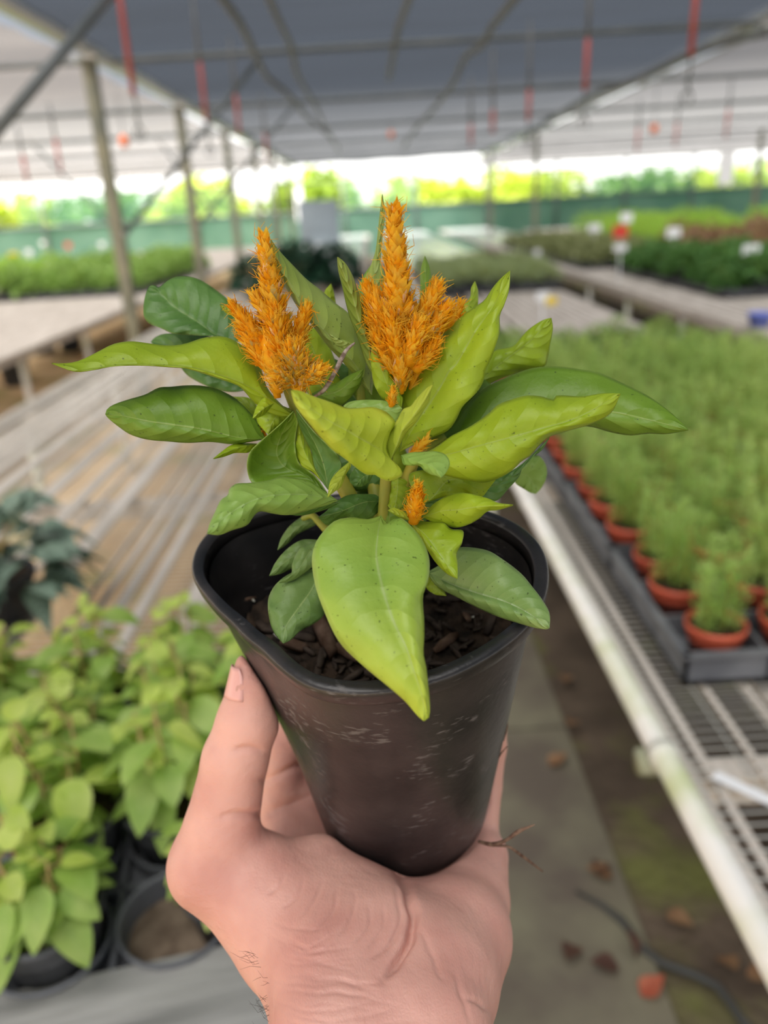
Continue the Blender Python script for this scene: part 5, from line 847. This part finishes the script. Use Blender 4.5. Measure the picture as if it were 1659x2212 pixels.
def build_hand():
    h = 1.25; lo = np.array([-95., -260., -412.]); hi = np.array([75., -40., -195.])
    ax = [np.arange(lo[i], hi[i], h) for i in range(3)]; P = np.stack(np.meshgrid(*ax, indexing='ij'), -1); S = np.full(P.shape[:3], 1e3)
    for chain, k in HAND:
        pts = [cs(a, b, c) for a, b, c, _ in chain]; rr = [q[3] for q in chain]; D = None
        for i in range(len(pts)-1):
            d = rcone(P, pts[i], pts[i+1], rr[i], rr[i+1]); D = d if D is None else np.minimum(D, d) if False else smin(D, d, 2.0)
        S = smin(S, D, k)
    # the skin gives way around the pot
    W = (P/1000.0)@R.T+EYE-PC; hh = -(W@PN); xx = W@P1; yy = W@P2; th = np.arctan2(yy, xx); rad = np.hypot(xx, yy)
    pd = np.maximum(rad-wallr(th, hh), hh-PH)*1000*0.97-0.25
    pd = np.where(hh < -0.002, 50, pd); k = 2.5; q = np.clip(0.5-0.5*(S+pd)/k, 0, 1)                     # smooth subtraction
    S = S*(1-q)+(-pd)*q+k*q*(1-q)
    ins = S < 0; act = np.zeros(np.array(S.shape)-1, bool); cnt = np.zeros(act.shape, int); acc = np.zeros(act.shape+(3,))
    def sub(A, o): return A[o[0]:A.shape[0]-1+o[0], o[1]:A.shape[1]-1+o[1], o[2]:A.shape[2]-1+o[2]]
    cor = [(i, j, k) for i in (0, 1) for j in (0, 1) for k in (0, 1)]
    for a in cor:
        for axn in range(3):
            if a[axn]: continue
            b = list(a); b[axn] = 1; Sa, Sb = sub(S, a), sub(S, b); mk = (Sa < 0) != (Sb < 0); t = np.where(mk, Sa/np.where(mk, Sa-Sb, 1), 0)
            for c in range(3): acc[..., c] += np.where(mk, a[c]+(t if c == axn else 0), 0)
            cnt += mk
    act = cnt > 0; idx = -np.ones(act.shape, int); idx[act] = np.arange(act.sum()); I = np.argwhere(act)
    V = lo+h*(I+acc[act]/cnt[act][:, None]); Fq = []
    for axn in range(3):
        o = [0, 0, 0]; o[axn] = 1; A = ins[:ins.shape[0]-o[0], :ins.shape[1]-o[1], :ins.shape[2]-o[2]]; B = ins[o[0]:, o[1]:, o[2]:]
        E_ = np.argwhere(A != B); u, v = (axn+1) % 3, (axn+2) % 3
        ok = np.all(E_[:, [u, v]] > 0, axis=1) & (E_[:, u] < act.shape[u]) & (E_[:, v] < act.shape[v]) & (E_[:, axn] < act.shape[axn]); E_ = E_[ok]
        eu = np.eye(3, dtype=int)[u]; ev = np.eye(3, dtype=int)[v]
        q = np.stack([idx[tuple((E_-eu-ev).T)], idx[tuple((E_-ev).T)], idx[tuple(E_.T)], idx[tuple((E_-eu).T)]], 1); fl_ = A[tuple(E_.T)]; q[~fl_] = q[~fl_][:, ::-1]; Fq.append(q)
    Q = np.concatenate(Fq); Q = Q[(Q >= 0).all(1)]
    # refine: each quad into four, then relax
    def refine(V, Q):
        e = np.concatenate([Q[:, [0, 1]], Q[:, [1, 2]], Q[:, [2, 3]], Q[:, [3, 0]]]); es = np.sort(e, 1); ue, inv = np.unique(es, axis=0, return_inverse=True); inv = inv.reshape(4, -1); n = len(V); m = len(ue)
        NV = np.concatenate([V, V[ue].mean(1), V[Q].mean(1)]); f = n+m+np.arange(len(Q)); e0, e1, e2, e3 = [n+inv[i] for i in range(4)]
        return NV, np.concatenate([np.stack(x, 1) for x in ((Q[:, 0], e0, f, e3), (Q[:, 1], e1, f, e0), (Q[:, 2], e2, f, e1), (Q[:, 3], e3, f, e2))])
    def relax(V, Q, it):
        for _ in range(it):
            A = np.zeros_like(V); c = np.zeros(len(V))
            for i in range(4):
                for j in ((i+1) % 4, (i-1) % 4): np.add.at(A, Q[:, i], V[Q[:, j]]); np.add.at(c, Q[:, i], 1)
            V = V*0.5+0.5*A/c[:, None]
        return V
    V = relax(V, Q, 3); V, Q = refine(V, Q); V = relax(V, Q, 3)
    N = np.zeros_like(V); fn = np.cross(V[Q[:, 2]]-V[Q[:, 0]], V[Q[:, 3]]-V[Q[:, 1]])
    for i in range(4): np.add.at(N, Q[:, i], fn)
    N /= np.linalg.norm(N, axis=1)[:, None]+1e-9
    px = CX+F*V[:, 0]/-V[:, 2]; py = CY-F*V[:, 1]/-V[:, 2]; front = (N*(-V)).sum(1) > 0
    ZL = V[:, 2]; wx = px+4*np.sin(py*0.03+1)+1.2*np.sin(py*0.11+px*0.03); wyy = py+4*np.sin(px*0.028)+1.5*np.sin(px*0.08+py*0.05)
    def crease(pts, w_, dep, far=330):
        pts = curve(pts, 14); best = np.full(len(V), 1e9); sp_ = np.zeros(len(V)); m_ = len(pts)-1
        for i, (a, b) in enumerate(zip(pts[:-1], pts[1:])):
            ab = b-a; t = np.clip(((wx-a[0])*ab[0]+(wyy-a[1])*ab[1])/ab.dot(ab), 0, 1); dd = np.hypot(wx-a[0]-t*ab[0], wyy-a[1]-t*ab[1]); c = dd < best; best = np.where(c, dd, best); sp_ = np.where(c, (i+t)/m_, sp_)
        k = dep*np.sin(np.pi*np.clip(sp_, 0.02, 0.98))**0.6*np.exp(-(best/w_)**2)*front*(-ZL < far); return k
    off = np.zeros(len(V))
    off += crease([(862, 1880), (882, 1915), (890, 1985), (868, 2060), (830, 2110)], 10, 3.8)
    off += crease([(858, 1905), (862, 1975), (840, 2030), (800, 2070)], 6, 1.0)
    off += crease([(575, 1757), (520, 1762), (470, 1770)], 8, 1.5); off += crease([(572, 1626), (540, 1618), (500, 1626)], 7, 1.5)
    off += crease([(900, 2000), (930, 2060), (965, 2130)], 6, 0.7); off += crease([(985, 2100), (1000, 2150), (1010, 2205)], 6, 0.7)
    off += crease([(1005, 2155), (1035, 2165), (1060, 2180)], 6, 0.8)
    for k, (x0, y0, x1, y1) in enumerate(((770, 1930, 735, 2030), (735, 1920, 690, 2010), (700, 1905, 655, 1980), (800, 1945, 775, 2040), (660, 1900, 620, 1960), (830, 1950, 800, 2050), (620, 1880, 590, 1930))): off += crease([(x0, y0), ((x0+x1)/2+6, (y0+y1)/2), (x1-10, y1)], 4, 0.6)
    rc = np.random.default_rng(4)
    for k in range(13):
        j = rc.uniform(-14, 14, 6); off += crease([(565+9*k+j[0], 1985+15*k+j[1]), (650+11*k+j[2], 2020+13*k+j[3]), (720+13*k+j[4]*2, 2000+16*k+j[5])], 3.6, rc.uniform(0.08, 0.24))
    for k in range(6):
        j = rc.uniform(-16, 16, 6); off += crease([(580+j[0]*2, 2110+22*k), (700+j[1], 2140+20*k+j[2]), (850+j[3]*3, 2120+22*k+j[4])], 4.5, rc.uniform(0.12, 0.3))
    for k in range(5): off += crease([(440+5*k, 1600+8*k), (480, 1604+8*k)], 3, 0.22)
    off += crease([(560, 1690), (640, 1655), (700, 1640)], 9, 1.6, 999); off += crease([(560, 1765), (620, 1735), (700, 1715)], 9, 1.4, 999)
    V = V-N*off[:, None]
    return (V/1000.0)@R.T+EYE, Q
def skin_mat():
    m = mat('skin', (0.58, 0.285, 0.235), 0.5, 0.35, (0.71, 0.395, 0.325), 32, 0.0, sss=0.25, detail=3); n = m.node_tree.nodes; L = m.node_tree.links; b = n['Principled BSDF']; t = n['Texture Coordinate']
    v = n.new('ShaderNodeTexVoronoi'); v.inputs['Scale'].default_value = 900; v.feature = 'DISTANCE_TO_EDGE'; mp = n.new('ShaderNodeMapping'); mp.inputs['Scale'].default_value = (1, 0.6, 1.7); mp.inputs['Rotation'].default_value = (0.2, 0.5, 0.1); L.new(t.outputs['Object'], mp.inputs[0]); L.new(mp.outputs[0], v.inputs[0])
    z = n.new('ShaderNodeTexNoise'); z.inputs['Scale'].default_value = 240; z.inputs['Detail'].default_value = 6; L.new(mp.outputs[0], z.inputs[0])
    b1 = n.new('ShaderNodeBump'); b1.inputs['Distance'].default_value = 0.00045; L.new(z.outputs[0], b1.inputs['Height'])
    b2 = n.new('ShaderNodeBump'); b2.inputs['Distance'].default_value = 0.00012; L.new(v.outputs[0], b2.inputs['Height']); L.new(b1.outputs[0], b2.inputs['Normal']); L.new(b2.outputs[0], b.inputs['Normal']); return m
M_skin = skin_mat()
V, Q = build_hand()
person = empty('person', tuple(at(820, 2300, 0.24)), 'left hand and wrist of a person holding up the black flower pot', 'person'); PL = np.array(person.location)
me = bpy.data.meshes.new('body'); me.from_pydata((V-PL).tolist(), [], Q.tolist()); me.materials.append(M_skin); me.polygons.foreach_set('use_smooth', [True]*len(me.polygons)); me.update()
o = bpy.data.objects.new('body', me); C.objects.link(o); o.parent = person
# thumbnail: a curved plate on the outer side of the thumb tip
a0, a1 = cs(544, 1502, 288), cs(545, 1436, 288); axx = nrm(a1-a0); fd = nrm(np.array([-1.0, 0.0, 0.50])); fd = nrm(fd-fd.dot(axx)*axx); sd = np.cross(axx, fd); G = []
for i in range(9):
    t = i/8; c = a0+(a1-a0)*t; r_ = 10.35*(1-t)+7.8*t; row = []
    for j in range(11):
        an = (j/10-0.5)*1.9*(1-0.35*t**4); row.append(c+r_*(math.cos(an)*fd+math.sin(an)*sd))
    G.append(row)
g = MB(); g.grid((np.array(G)/1000)@R.T+EYE); o = g.build('thumbnail', mat('nail', (0.72, 0.38, 0.34), 0.3, 0.5), person, loc=PL); o.location = (0, 0, 0)
md = o.modifiers.new('t', 'SOLIDIFY'); md.thickness = 0.0005
g = MB(); r_ = np.random.default_rng(12)
for k in range(46):
    py = r_.uniform(2060, 2330); x0 = 575-max(0, (2130-py))*0.5+r_.uniform(-2, 14); dd = 250-(py-2130)*0.09; L_ = r_.uniform(18, 50); an = r_.uniform(2.2, 4.0)
    q = [(x0, py, dd), (x0+L_*.5*math.cos(an), py-L_*.5*math.sin(an)*0.8, dd-1), (x0+L_*math.cos(an), py+r_.uniform(-20, 12), dd-2)]
    g.tube([(cs(*w_)/1000)@R.T+EYE for w_ in q], [0.00006, 0.00005, 0.00002], 3, cap=False)
o = g.build('arm_hair', mat('dark hair', (0.03, 0.02, 0.015), 0.5), person, loc=PL); o.location = (0, 0, 0); o['kind'] = 'stuff'
